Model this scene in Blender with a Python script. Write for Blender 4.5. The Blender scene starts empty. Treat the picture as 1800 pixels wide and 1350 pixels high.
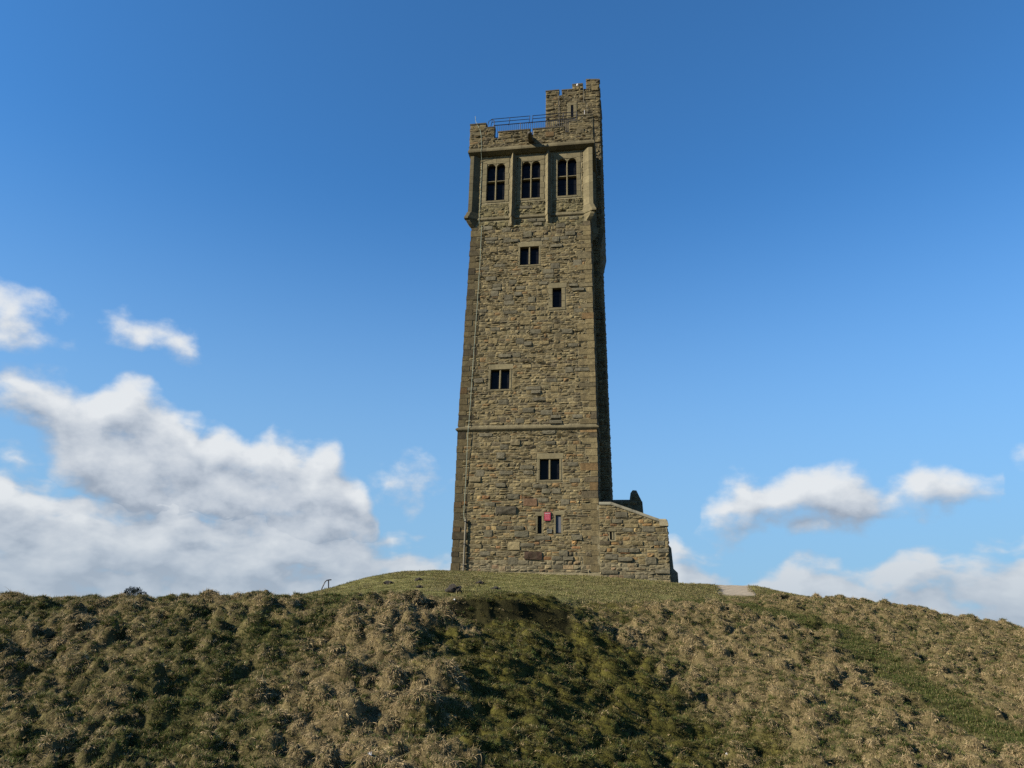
import bpy, bmesh, math, random
import numpy as np
from mathutils import Vector, Matrix

random.seed(7)
RNG = np.random.default_rng(7)
scene = bpy.context.scene
col = scene.collection

# ------------------------------------------------------------------ camera
F_PX = 1300.0                      # focal length in pixels of an 1800 wide picture
PITCH, ROLL = math.radians(18.14), math.radians(1.26)
fw = np.array([0, math.cos(PITCH), math.sin(PITCH)])
up0 = np.array([0, -math.sin(PITCH), math.cos(PITCH)])
rt0 = np.array([1.0, 0, 0])
rt = math.cos(ROLL) * rt0 + math.sin(ROLL) * up0
up = -math.sin(ROLL) * rt0 + math.cos(ROLL) * up0
cam_data = bpy.data.cameras.new('camera')
cam = bpy.data.objects.new('camera', cam_data)
col.objects.link(cam)
cam_data.sensor_width = 36.0
cam_data.lens = F_PX / 1800.0 * 36.0
cam_data.clip_start = 0.1
cam_data.clip_end = 40000
cam.matrix_world = Matrix(((rt[0], up[0], -fw[0], 0), (rt[1], up[1], -fw[1], 0), (rt[2], up[2], -fw[2], 0), (0, 0, 0, 1)))
scene.camera = cam

# ------------------------------------------------------------------ sun, sky, exposure
SUN_EL = math.radians(28)
SUN_AZ = math.radians(180 + 67)    # clockwise from +Y: left of the camera and a little behind it
sun_dir = Vector((math.sin(SUN_AZ) * math.cos(SUN_EL), math.cos(SUN_AZ) * math.cos(SUN_EL), math.sin(SUN_EL)))
sd = bpy.data.lights.new('sun', 'SUN')
sd.energy = 5.0
sd.angle = math.radians(0.53)
sd.color = (1.0, 0.92, 0.78)
sun = bpy.data.objects.new('sun', sd)
col.objects.link(sun)
sun.rotation_euler = (-sun_dir).to_track_quat('-Z', 'Y').to_euler()

EXPOSURE = 1.0
SKY_STRENGTH = 0.098
SKY_TINT = (0.66, 1.0, 1.02)         # the deep blue of this clear spring air
world = bpy.data.worlds.new('World')
scene.world = world
world.use_nodes = True
scene.view_settings.view_transform = 'Standard'
scene.view_settings.look = 'None'
scene.view_settings.exposure = EXPOSURE     # the photograph is exposed for the shaded bank
scene.view_settings.gamma = 1.0
scene.view_settings.use_curve_mapping = False
scene.cycles.use_denoising = False
scene.cycles.max_bounces = 4
scene.cycles.diffuse_bounces = 1
scene.cycles.glossy_bounces = 2
scene.cycles.transmission_bounces = 2
scene.cycles.transparent_max_bounces = 4


def ray(px, py):
    return fw * F_PX + rt * (px - 900) + up * (675 - py)


def proj(x, y, z):
    c = x * fw[0] + y * fw[1] + z * fw[2]
    c = np.where(np.abs(c) < 1e-3, 1e-3, c)
    return (900 + F_PX * (x * rt[0] + y * rt[1] + z * rt[2]) / c,
            675 - F_PX * (x * up[0] + y * up[1] + z * up[2]) / c, c)


def at(px, py, Y):
    d = ray(px, py)
    return d * (Y / d[1])


def smooth(a, b, x):
    t = np.clip((x - a) / (b - a), 0, 1)
    return t * t * (3 - 2 * t)


# ------------------------------------------------------------------ sky with clouds
def build_sky():
    nt = world.node_tree
    nt.nodes.clear()
    L = nt.links.new

    def N(tree, kind, **kw):
        n = tree.nodes.new(kind)
        for k, v in kw.items():
            setattr(n, k, v)
        return n

    def mathfn(tree):
        def f(op, a, b=None, c=None):
            n = N(tree, 'ShaderNodeMath', operation=op)
            for i, v in enumerate((a, b, c)):
                if v is None:
                    continue
                if isinstance(v, (int, float)):
                    n.inputs[i].default_value = v
                else:
                    tree.links.new(v, n.inputs[i])
            return n.outputs[0]
        return f
    sky = N(nt, 'ShaderNodeTexSky', sky_type='NISHITA')
    sky.sun_disc = False
    sky.sun_elevation = SUN_EL
    sky.sun_rotation = SUN_AZ
    sky.altitude = 200
    sky.air_density = 1.0
    sky.dust_density = 0.0
    sky.ozone_density = 9.0

    def azel(px, py):
        d = ray(px, py)
        d = d / np.linalg.norm(d)
        return math.degrees(math.atan2(d[0], d[1])), math.degrees(math.asin(d[2]))

    # two cloud decks: top and base of the cloud along the horizon (sight lines of the photograph)
    upper = [(-420, 640, 800, 0), (-250, 640, 800, 1), (-60, 640, 740, 1), (20, 632, 735, 1), (90, 655, 765, 1), (150, 676, 860, 1), (210, 660, 925, 1), (270, 664, 945, 1), (318, 700, 945, 1),
             (345, 748, 940, 1), (395, 742, 940, 1), (440, 772, 960, 1), (490, 750, 990, 1), (535, 776, 1000, 1), (590, 788, 1000, 1), (635, 838, 1000, 1), (668, 880, 985, .8), (690, 930, 960, 0),
             (1195, 895, 905, 0), (1228, 868, 950, .8), (1300, 828, 955, 1), (1345, 836, 945, 1), (1425, 804, 940, 1), (1490, 820, 930, 1), (1530, 838, 922, 1), (1610, 820, 912, 1), (1690, 830, 895, .95), (1760, 824, 884, .9),
             (1800, 850, 860, 0), (2000, 820, 900, 1), (2300, 840, 900, 0)]
    lower = [(-420, 760, 1250, 0), (-250, 800, 1250, 1), (-60, 810, 1250, .9), (30, 795, 1250, .95), (90, 826, 1250, .95), (160, 842, 1250, 1), (215, 862, 1250, 1), (300, 868, 1250, 1), (400, 872, 1250, 1), (450, 870, 1250, 1), (520, 915, 1250, 1),
             (600, 925, 1250, .95), (690, 945, 1250, .95), (800, 970, 1250, .9), (1000, 1020, 1250, .7), (1150, 1000, 1250, .7), (1190, 935, 1250, .8), (1235, 965, 1250, .75), (1290, 988, 1250, .75), (1350, 990, 1250, .8), (1390, 964, 1250, 1),
             (1450, 966, 1250, .95), (1500, 986, 1250, .8), (1570, 978, 1250, .85), (1640, 958, 1250, .9), (1720, 962, 1250, .9), (1790, 940, 1250, .85), (1950, 950, 1250, .85), (2300, 950, 1250, 0)]
    puffs = [(35, 552, 100, 62, 1.0), (-60, 575, 90, 60, .9), (248, 582, 70, 52, .62), (300, 604, 56, 40, .5), (712, 850, 62, 56, .50), (765, 862, 40, 22, .4), (1812, 798, 45, 22, .6)]
    AZ0, AZ1 = -62.0, 62.0

    g = bpy.data.node_groups.new('cloud_field', 'ShaderNodeTree')
    g.interface.new_socket('P', in_out='INPUT', socket_type='NodeSocketVector')
    g.interface.new_socket('F', in_out='OUTPUT', socket_type='NodeSocketFloat')
    g.interface.new_socket('H', in_out='OUTPUT', socket_type='NodeSocketFloat')
    gi = N(g, 'NodeGroupInput')
    go = N(g, 'NodeGroupOutput')
    G = g.links.new
    gm = mathfn(g)
    w1 = N(g, 'ShaderNodeTexNoise', noise_dimensions='2D')
    w1.inputs['Scale'].default_value = 0.24
    w1.inputs['Detail'].default_value = 2
    G(gi.outputs[0], w1.inputs['Vector'])
    sc = N(g, 'ShaderNodeVectorMath', operation='MULTIPLY_ADD')
    sc.inputs[1].default_value = (3.0, 2.4, 0)
    sc.inputs[2].default_value = (-1.5, -1.2, 0)
    G(w1.outputs['Color'], sc.inputs[0])
    add = N(g, 'ShaderNodeVectorMath', operation='ADD')
    G(gi.outputs[0], add.inputs[0])
    G(sc.outputs[0], add.inputs[1])
    P = add.outputs[0]
    sp = N(g, 'ShaderNodeSeparateXYZ')
    G(P, sp.inputs[0])
    az, el = sp.outputs[0], sp.outputs[1]
    pos = gm('MULTIPLY_ADD', az, 1 / (AZ1 - AZ0), -AZ0 / (AZ1 - AZ0))

    def deck(stops, soft_top, soft_base):
        r = N(g, 'ShaderNodeValToRGB')
        cr = r.color_ramp
        cr.interpolation = 'LINEAR'
        for i, (px, t, b, s) in enumerate(stops):
            a, et = azel(px, t)
            _, eb = azel(px, b)
            p = (a - AZ0) / (AZ1 - AZ0)
            e = cr.elements[i] if i < 2 else cr.elements.new(p)
            e.position = p
            e.color = ((et + 10) / 50, (eb + 10) / 50, s, 1)
        G(pos, r.inputs[0])
        q = N(g, 'ShaderNodeSeparateColor')
        G(r.outputs[0], q.inputs[0])
        top = gm('SUBTRACT', gm('MULTIPLY_ADD', q.outputs[0], 50, -10), el)
        bas = gm('SUBTRACT', el, gm('MULTIPLY_ADD', q.outputs[1], 50, -10))
        f = gm('MINIMUM', gm('MULTIPLY', top, 1 / soft_top), gm('MULTIPLY', bas, 1 / soft_base))
        f = gm('MINIMUM', f, 1.0)
        f = gm('SUBTRACT', f, gm('MULTIPLY_ADD', q.outputs[2], -1.6, 1.6))
        h = gm('DIVIDE', bas, gm('MAXIMUM', gm('ADD', top, bas), .5))
        return f, h
    f1, h1 = deck(upper, 2.0, 2.6)
    f2, h2 = deck(lower, 2.2, 2.0)
    n4 = N(g, 'ShaderNodeTexNoise', noise_dimensions='2D')
    n4.inputs['Scale'].default_value = 0.5
    n4.inputs['Detail'].default_value = 3
    ms_ = N(g, 'ShaderNodeVectorMath', operation='MULTIPLY')
    ms_.inputs[1].default_value = (.36, 1.1, 1)
    G(P, ms_.inputs[0])
    G(ms_.outputs[0], n4.inputs['Vector'])
    f2 = gm('ADD', f2, gm('MULTIPLY_ADD', n4.outputs['Fac'], 1.8, -.82))
    acc = gm('MAXIMUM', f1, f2)
    hh = gm('MAXIMUM', gm('MULTIPLY', gm('GREATER_THAN', f1, f2), h1), gm('MULTIPLY', gm('GREATER_THAN', f2, f1), gm('MULTIPLY', h2, .7)))
    for (px, py, rx, ry, s) in puffs:
        a, e = azel(px, py)
        a1, _ = azel(px + rx * .5, py)
        a0, _ = azel(px - rx * .5, py)
        _, e1 = azel(px, py - ry * .5)
        _, e0 = azel(px, py + ry * .5)
        kx, ky = 1 / abs(a1 - a0), 1 / abs(e1 - e0)
        m = N(g, 'ShaderNodeVectorMath', operation='MULTIPLY_ADD')
        m.inputs[1].default_value = (kx, ky, 0)
        m.inputs[2].default_value = (-a * kx, -e * ky, 0)
        G(P, m.inputs[0])
        ln = N(g, 'ShaderNodeVectorMath', operation='LENGTH')
        G(m.outputs[0], ln.inputs[0])
        acc = gm('MAXIMUM', acc, gm('MULTIPLY_ADD', ln.outputs['Value'], -s * 1.15, s * 1.1 - .12))
    # the same weather all round the horizon
    n2 = N(g, 'ShaderNodeTexNoise', noise_dimensions='2D')
    n2.inputs['Scale'].default_value = 0.055
    n2.inputs['Detail'].default_value = 1
    G(gi.outputs[0], n2.inputs['Vector'])
    outside = gm('MINIMUM', gm('MULTIPLY_ADD', gm('ABSOLUTE', az), .12, -5.6), 0.0)
    gen = gm('ADD', gm('MULTIPLY_ADD', n2.outputs['Fac'], 3.4, -1.8), gm('MULTIPLY', el, -0.035))
    acc = gm('MAXIMUM', acc, gm('MINIMUM', gm('ADD', gen, outside), 1.0))
    n3 = N(g, 'ShaderNodeTexNoise', noise_dimensions='2D')
    n3.inputs['Scale'].default_value = 0.36
    n3.inputs['Detail'].default_value = 6
    n3.inputs['Roughness'].default_value = 0.54
    mv = N(g, 'ShaderNodeVectorMath', operation='MULTIPLY')
    mv.inputs[1].default_value = (.85, 1.25, 1)
    G(gi.outputs[0], mv.inputs[0])
    G(mv.outputs[0], n3.inputs['Vector'])
    acc = gm('ADD', acc, gm('MULTIPLY_ADD', n3.outputs['Fac'], 1.7, -.72))
    G(acc, go.inputs[0])
    G(hh, go.inputs[1])

    M = mathfn(nt)
    tc = N(nt, 'ShaderNodeTexCoord')
    nrm = N(nt, 'ShaderNodeVectorMath', operation='NORMALIZE')
    L(tc.outputs['Generated'], nrm.inputs[0])
    s = N(nt, 'ShaderNodeSeparateXYZ')
    L(nrm.outputs[0], s.inputs[0])
    cv = N(nt, 'ShaderNodeCombineXYZ')
    L(M('MULTIPLY', M('ARCTAN2', s.outputs[0], s.outputs[1]), 57.29578), cv.inputs[0])
    L(M('MULTIPLY', M('ARCSINE', s.outputs[2]), 57.29578), cv.inputs[1])

    def field(src):
        fb = N(nt, 'ShaderNodeGroup')
        fb.node_tree = g
        L(src, fb.inputs[0])
        return fb.outputs
    A = field(cv.outputs[0])
    off = N(nt, 'ShaderNodeVectorMath', operation='ADD')
    off.inputs[1].default_value = (-.9, 1.5, 0)
    L(cv.outputs[0], off.inputs[0])
    B = field(off.outputs[0])
    mr = N(nt, 'ShaderNodeMapRange', interpolation_type='SMOOTHSTEP')
    mr.inputs['From Min'].default_value = 0.02
    mr.inputs['From Max'].default_value = 0.95
    mr.inputs['To Max'].default_value = 0.96
    L(A['F'], mr.inputs['Value'])
    light = M('MULTIPLY_ADD', M('SUBTRACT', A['F'], B['F']), 0.60, 0.27)
    light = M('MULTIPLY_ADD', A['H'], 0.30, light)
    ramp = N(nt, 'ShaderNodeValToRGB')
    ramp.color_ramp.elements[0].position = 0.05
    ramp.color_ramp.elements[0].color = (.33, .385, .47, 1)
    ramp.color_ramp.elements[1].position = 1.0
    ramp.color_ramp.elements[1].color = (.80, .825, .845, 1)
    e = ramp.color_ramp.elements.new(.38)
    e.color = (.52, .57, .64, 1)
    L(light, ramp.inputs['Fac'])
    low = N(nt, 'ShaderNodeMapRange', interpolation_type='SMOOTHSTEP')
    low.inputs['From Min'].default_value = 0.15
    low.inputs['From Max'].default_value = 0.02
    low.inputs['To Max'].default_value = 0.6
    L(s.outputs[2], low.inputs['Value'])
    dist = N(nt, 'ShaderNodeMix', data_type='RGBA')
    dist.inputs['B'].default_value = (.40, .48, .57, 1)
    L(low.outputs[0], dist.inputs['Factor'])
    L(ramp.outputs['Color'], dist.inputs['A'])
    scl = N(nt, 'ShaderNodeVectorMath', operation='SCALE')
    scl.inputs['Scale'].default_value = 1.0 / (SKY_STRENGTH * 2 ** EXPOSURE)
    L(dist.outputs['Result'], scl.inputs[0])
    tint = N(nt, 'ShaderNodeVectorMath', operation='MULTIPLY')
    tint.inputs[1].default_value = SKY_TINT
    L(sky.outputs['Color'], tint.inputs[0])
    hz = N(nt, 'ShaderNodeMapRange', interpolation_type='SMOOTHSTEP')
    hz.inputs['From Min'].default_value = 0.56
    hz.inputs['From Max'].default_value = 0.0
    hz.inputs['To Max'].default_value = 0.92
    L(s.outputs[2], hz.inputs['Value'])
    air = N(nt, 'ShaderNodeMix', data_type='RGBA')
    kx = 1.0 / (SKY_STRENGTH * 2 ** EXPOSURE)
    air.inputs['B'].default_value = (.28 * kx, .475 * kx, .69 * kx, 1)
    L(hz.outputs[0], air.inputs['Factor'])
    L(tint.outputs[0], air.inputs['A'])
    mix = N(nt, 'ShaderNodeMix', data_type='RGBA')
    L(mr.outputs[0], mix.inputs['Factor'])
    L(air.outputs['Result'], mix.inputs['A'])
    L(scl.outputs[0], mix.inputs['B'])
    bg = N(nt, 'ShaderNodeBackground')
    bg.inputs['Strength'].default_value = SKY_STRENGTH
    L(mix.outputs['Result'], bg.inputs['Color'])
    out = N(nt, 'ShaderNodeOutputWorld')
    L(bg.outputs[0], out.inputs['Surface'])
    world.cycles.sampling_method = 'MANUAL'
    world.cycles.sample_map_resolution = 512


build_sky()


# ------------------------------------------------------------------ materials
def new_mat(name):
    m = bpy.data.materials.new(name)
    m.use_nodes = True
    nt = m.node_tree
    b = nt.nodes['Principled BSDF']
    return m, nt, b


def node(nt, kind, **kw):
    n = nt.nodes.new(kind)
    for k, v in kw.items():
        setattr(n, k, v)
    return n


def noise(nt, scale, detail=5, rough=.6, vec=None):
    n = node(nt, 'ShaderNodeTexNoise')
    n.inputs['Scale'].default_value = scale
    n.inputs['Detail'].default_value = detail
    n.inputs['Roughness'].default_value = rough
    if vec is not None:
        nt.links.new(vec, n.inputs['Vector'])
    return n.outputs['Fac']


def maprange(nt, v, a, b, c, d):
    n = node(nt, 'ShaderNodeMapRange')
    n.inputs[1].default_value, n.inputs[2].default_value = a, b
    n.inputs[3].default_value, n.inputs[4].default_value = c, d
    nt.links.new(v, n.inputs[0])
    return n.outputs[0]


def mixc(nt, fac, a, b, blend='MIX'):
    n = node(nt, 'ShaderNodeMix', data_type='RGBA', blend_type=blend)
    for key, v in (('Factor', fac), ('A', a), ('B', b)):
        if isinstance(v, (int, float)):
            n.inputs[key].default_value = v
        elif isinstance(v, tuple):
            n.inputs[key].default_value = (*v, 1) if len(v) == 3 else v
        else:
            nt.links.new(v, n.inputs[key])
    return n.outputs['Result']


def plain_mat(name, color, rough=.6, metallic=0.0, var=.15, scale=20):
    m, nt, b = new_mat(name)
    co = node(nt, 'ShaderNodeTexCoord').outputs['Object']
    f = maprange(nt, noise(nt, scale, 4, .6, co), .3, .7, 1 - var, 1 + var)
    c = mixc(nt, 1.0, color, f, 'MULTIPLY')
    nt.links.new(c, b.inputs['Base Color'])
    b.inputs['Roughness'].default_value = rough
    b.inputs['Metallic'].default_value = metallic
    return m


def stone_mat(name, mottle=.45, bump=.6, soot=.5):
    """Colour of each stone from its own 'tint', with grain, lichen and soot over it."""
    m, nt, b = new_mat(name)
    L = nt.links.new
    co = node(nt, 'ShaderNodeTexCoord').outputs['Object']
    at_ = node(nt, 'ShaderNodeAttribute')
    at_.attribute_name = 'tint'
    n1 = maprange(nt, noise(nt, 5.5, 6, .65, co), .25, .75, 1 - mottle, 1 + mottle)
    c = mixc(nt, 1.0, at_.outputs['Color'], n1, 'MULTIPLY')
    lich = maprange(nt, noise(nt, 2.1, 7, .7, co), .56, .70, 0, .55)
    c = mixc(nt, lich, c, (.110, .098, .048))
    so = maprange(nt, noise(nt, .9, 6, .65, co), .52, .72, 0, soot)
    c = mixc(nt, so, c, (.036, .031, .022))
    # rain streaks down the walls
    mp = node(nt, 'ShaderNodeMapping')
    mp.inputs['Scale'].default_value = (2.6, 2.6, .16)
    L(co, mp.inputs['Vector'])
    st = maprange(nt, noise(nt, 1.0, 5, .6, mp.outputs[0]), .50, .70, 0, .42)
    c = mixc(nt, st, c, (.044, .037, .022))
    L(c, b.inputs['Base Color'])
    b.inputs['Roughness'].default_value = .93
    b.inputs['Specular IOR Level'].default_value = .15
    bp = node(nt, 'ShaderNodeBump')
    bp.inputs['Strength'].default_value = bump
    bp.inputs['Distance'].default_value = .03
    L(noise(nt, 14, 8, .7, co), bp.inputs['Height'])
    L(bp.outputs[0], b.inputs['Normal'])
    return m


M_STONE = stone_mat('rubble_sandstone', .5, .9, .45)
M_DRESSED = stone_mat('dressed_sandstone', .25, .35, .35)
M_MORTAR = stone_mat('lime_mortar', .4, .8, .35)
M_GLASS, nt_, b_ = new_mat('dark_window_glass')
co_ = node(nt_, 'ShaderNodeTexCoord').outputs['Object']
nt_.links.new(mixc(nt_, maprange(nt_, noise(nt_, 3, 3, .5, co_), .4, .7, 0, .6), (.005, .005, .006), (.010, .011, .013)), b_.inputs['Base Color'])
b_.inputs['Roughness'].default_value = .22
b_.inputs['Specular IOR Level'].default_value = .07
M_IRON = plain_mat('black_painted_iron', (.010, .011, .015), .5, .3)
M_STRAP = plain_mat('verdigris_copper', (.22, .25, .18), .8, 0, .25, 9)
M_PIPE = plain_mat('weathered_grey_conduit', (.13, .115, .08), .8, 0, .2, 9)
M_LEAD = plain_mat('roof_lead', (.09, .09, .095), .7)
M_RED = plain_mat('red_sign_enamel', (.19, .005, .016), .5, 0, .08)
M_WHITE = plain_mat('white_paint', (.40, .39, .38), .5, 0, .05)
M_PATH = plain_mat('compacted_grit', (.235, .190, .128), .95, 0, .22, 6)
M_TIMBER = plain_mat('weathered_edging_board', (.10, .085, .055), .9, 0, .3, 6)
M_EARTH = plain_mat('bare_peaty_earth', (.017, .013, .008), 1.0, 0, .5, 9)
M_GORSE = plain_mat('dark_gorse', (.018, .024, .010), .8, 0, .4, 14)
M_BARK = plain_mat('dark_bark', (.03, .022, .015), .9, 0, .3, 12)


# ------------------------------------------------------------------ mesh helpers
class MB:
    def __init__(self):
        self.v, self.f, self.c = [], [], []
        self.n = 0

    def add(self, verts, faces, tint=(.2, .2, .2)):
        b = self.n
        self.v.extend(verts)
        self.n += len(verts)
        self.f.extend([tuple(i + b for i in fc) for fc in faces])
        self.c.extend([tint] * len(verts))

    def box(self, p0, p1, tint=(.2, .2, .2), fn=None, jit=0.0, bev=0.0):
        """Box between two corners; fn maps (a,b,c) to local space; a small chamfer on the +c face when bev > 0."""
        (a0, b0, c0), (a1, b1, c1) = p0, p1
        if bev > 0:
            pts = [(a0, b0, c0), (a1, b0, c0), (a1, b1, c0), (a0, b1, c0),
                   (a0, b0, c1 - bev), (a1, b0, c1 - bev), (a1, b1, c1 - bev), (a0, b1, c1 - bev),
                   (a0 + bev, b0 + bev, c1), (a1 - bev, b0 + bev, c1), (a1 - bev, b1 - bev, c1), (a0 + bev, b1 - bev, c1)]
            fcs = [(3, 2, 1, 0), (0, 1, 5, 4), (1, 2, 6, 5), (2, 3, 7, 6), (3, 0, 4, 7),
                   (4, 5, 9, 8), (5, 6, 10, 9), (6, 7, 11, 10), (7, 4, 8, 11), (8, 9, 10, 11)]
        else:
            pts = [(a0, b0, c0), (a1, b0, c0), (a1, b1, c0), (a0, b1, c0), (a0, b0, c1), (a1, b0, c1), (a1, b1, c1), (a0, b1, c1)]
            fcs = [(3, 2, 1, 0), (0, 1, 5, 4), (1, 2, 6, 5), (2, 3, 7, 6), (3, 0, 4, 7), (4, 5, 6, 7)]
        if jit:
            pts = [(a + random.uniform(-jit, jit), b + random.uniform(-jit, jit), c + random.uniform(-jit, jit)) for a, b, c in pts]
        if fn:
            pts = [fn(*p) for p in pts]
        self.add(pts, fcs, tint)

    def loft(self, rings, tint=(.2, .2, .2), cap=True, closed=True):
        m = len(rings[0])
        vs = [p for r in rings for p in r]
        fs = []
        for i in range(len(rings) - 1):
            for j in range(m if closed else m - 1):
                k = (j + 1) % m
                fs.append((i * m + j, i * m + k, (i + 1) * m + k, (i + 1) * m + j))
        if cap:
            fs.append(tuple(reversed(range(m))))
            fs.append(tuple(range((len(rings) - 1) * m, len(rings) * m)))
        self.add(vs, fs, tint)

    def tube(self, pts, r, tint=(.2, .2, .2), seg=8):
        pts = [Vector(p) for p in pts]
        rings = []
        for i, p in enumerate(pts):
            d = (pts[min(i + 1, len(pts) - 1)] - pts[max(i - 1, 0)]).normalized()
            a = d.orthogonal() if abs(d.z) > .9 else d.cross(Vector((0, 0, 1)))
            a.normalize()
            if i and a.dot(pa) < 0:
                a = -a
            pa = a
            b = d.cross(a)
            rr = r[i] if isinstance(r, (list, tuple)) else r
            rings.append([tuple(p + a * (rr * math.cos(2 * math.pi * k / seg)) + b * (rr * math.sin(2 * math.pi * k / seg))) for k in range(seg)])
        self.loft(rings, tint)

    def build(self, name, mat, parent=None, smooth_shade=False, fix=True):
        me = bpy.data.meshes.new(name)
        me.from_pydata([tuple(map(float, p)) for p in self.v], [], self.f)
        ca = me.color_attributes.new('tint', 'FLOAT_COLOR', 'POINT')
        arr = np.ones((len(self.v), 4), np.float32)
        arr[:, :3] = np.array(self.c, np.float32)
        ca.data.foreach_set('color', arr.ravel())
        if fix:
            bm = bmesh.new()
            bm.from_mesh(me)
            bmesh.ops.recalc_face_normals(bm, faces=bm.faces)
            bm.to_mesh(me)
            bm.free()
        me.materials.append(mat)
        if smooth_shade:
            me.polygons.foreach_set('use_smooth', [True] * len(me.polygons))
        o = bpy.data.objects.new(name, me)
        col.objects.link(o)
        o.parent = parent
        return o


def tag(o, label=None, category=None, group=None, kind=None):
    for k, v in (('label', label), ('category', category), ('group', group), ('kind', kind)):
        if v:
            o[k] = v
    return o


def empty(name, loc, rz=0.0):
    o = bpy.data.objects.new(name, None)
    col.objects.link(o)
    o.location = loc
    o.rotation_euler = (0, 0, rz)
    o.empty_display_size = .3
    return o


# ------------------------------------------------------------------ terrain
ALPHA = math.radians(9.4)
TX, TY, TZ = 0.85, 40.0, 2.73       # middle of the foot of the tower's front
T_AX = np.array([math.cos(ALPHA), -math.sin(ALPHA)])
N_AX = np.array([-math.sin(ALPHA), -math.cos(ALPHA)])


def tower_ground(u, off, z):
    p = np.array([TX, TY]) + T_AX * u + N_AX * off
    return (p[0], p[1], TZ + z)


ctrl_px = [
    # bank on the left and the middle: (photo pixel, distance)
    (-150, 1350, 14.6), (0, 1350, 14.6), (200, 1350, 14.6), (400, 1350, 14.5), (600, 1350, 14.3), (740, 1350, 14.0), (900, 1350, 14.6), (1100, 1350, 16.0),
    (-150, 1200, 18.2), (0, 1200, 18.2), (250, 1200, 18.1), (500, 1200, 18.0), (700, 1200, 17.6), (770, 1200, 17.8), (900, 1200, 19.1), (1050, 1220, 20.4),
    (-150, 1100, 21.2), (0, 1100, 21.2), (250, 1100, 21.0), (500, 1100, 20.8), (700, 1100, 20.6), (790, 1110, 20.9), (900, 1120, 21.9), (990, 1120, 23.0),
    (-200, 1056, 23.6), (0, 1058, 23.6), (150, 1058, 23.6), (300, 1057, 23.6), (450, 1056, 23.7), (560, 1055, 23.9), (680, 1054, 24.0), (780, 1053, 24.0), (880, 1052, 24.3), (960, 1060, 24.8), (1000, 1066, 25.4),
    # gully between the spur and the right hand slope
    (1080, 1110, 26.2), (1130, 1150, 24.6), (1200, 1210, 22.6), (1270, 1280, 20.4), (1340, 1350, 18.4),
    # slope on the right
    (1150, 1085, 27.5), (1150, 1060, 31.0), (1250, 1085, 28.0), (1300, 1150, 24.4), (1400, 1110, 27.8), (1400, 1200, 22.2), (1400, 1290, 19.0),
    (1480, 1110, 28.2), (1500, 1250, 20.4), (1560, 1180, 23.6), (1600, 1350, 16.6), (1700, 1300, 18.4), (1700, 1200, 22.8), (1800, 1350, 16.4), (1950, 1350, 16.0),
    (1800, 1250, 20.2), (1800, 1180, 24.0), (1620, 1120, 28.4), (1700, 1130, 27.6), (1950, 1200, 23.0),
    (1350, 1060, 33.5), (1500, 1075, 32.0), (1290, 1052, 35.6),
    # skyline on the right
    (1260, 1029, 38.8), (1320, 1030, 38.6), (1400, 1046, 37.6), (1480, 1055, 36.8), (1560, 1061, 36.0), (1640, 1078, 34.6), (1720, 1093, 33.2), (1800, 1106, 32.0), (1950, 1130, 30.5),
    # mound under the tower
    (560, 1042, 35.5), (590, 1034, 37.0), (625, 1022, 38.2), (665, 1011, 39.0), (700, 1006, 39.6), (740, 1005, 40.4), (700, 1030, 33.5), (850, 1030, 33.0), (1000, 1038, 32.5), (1100, 1040, 33.5),
    (640, 1035, 34.0), (900, 1044, 28.0), (700, 1043, 27.5), (1000, 1054, 28.5),
]
ctrl = [tuple(at(*c)) for c in ctrl_px]
ctrl += [tower_ground(u, o, z) for u, o, z in ((-3.9, .2, -.02), (-1, .2, -.04), (2, .2, -.10), (4.5, .2, -.18), (7.5, .2, -.38), (-3.9, -8, -.1), (3.9, -8, -.3), (8, -5, -.7), (-5.5, -3, -.05), (8.6, .1, -.5), (9.4, -3, -.8))]
ctrl += [(-34, 8, -2.6), (-34, 24, .5), (-14, 27, .45), (-24, 28, .4), (-9, 28, .45), (-14, 38, .4), (-34, 42, .3), (-9, 46, .6), (-34, 62, -3), (-12, 60, 0.0), (2, 62, 1.0), (2, 84, -6), (24, 50, -2.2), (34, 62, -7), (42, 42, -7),
         (44, 22, -8), (36, 6, -7), (0, 0, -1.65), (0, 7, -2.5), (-16, 0, -1.8), (16, 0, -2.4), (0, -16, -1.5), (-34, -16, -1.5), (34, -16, -4),
         (0, 11.5, -2.95), (-12, 11.5, -2.95), (14, 11.5, -3.3), (30, 15, -5.2)]
ctrl = np.array(ctrl)


def tps_fit(pts, lam=0.02):
    n = len(pts)
    d2 = ((pts[:, None, :2] - pts[None, :, :2]) ** 2).sum(-1)
    K = .5 * d2 * np.log(d2 + 1e-9)
    A = np.zeros((n + 3, n + 3))
    A[:n, :n] = K + lam * np.eye(n)
    A[:n, n] = 1
    A[:n, n + 1:] = pts[:, :2]
    A[n:, :n] = A[:n, n:].T
    b = np.zeros(n + 3)
    b[:n] = pts[:, 2]
    return np.linalg.solve(A, b)


TPS = tps_fit(ctrl)


def tps_eval(x, y):
    out = np.zeros(x.size)
    xf, yf = x.ravel(), y.ravel()
    for i in range(0, xf.size, 40000):
        xs, ys = xf[i:i + 40000], yf[i:i + 40000]
        d2 = (xs[:, None] - ctrl[None, :, 0]) ** 2 + (ys[:, None] - ctrl[None, :, 1]) ** 2
        out[i:i + 40000] = (.5 * d2 * np.log(d2 + 1e-9)) @ TPS[:-3] + TPS[-3] + TPS[-2] * xs + TPS[-1] * ys
    return out.reshape(x.shape)


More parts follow.
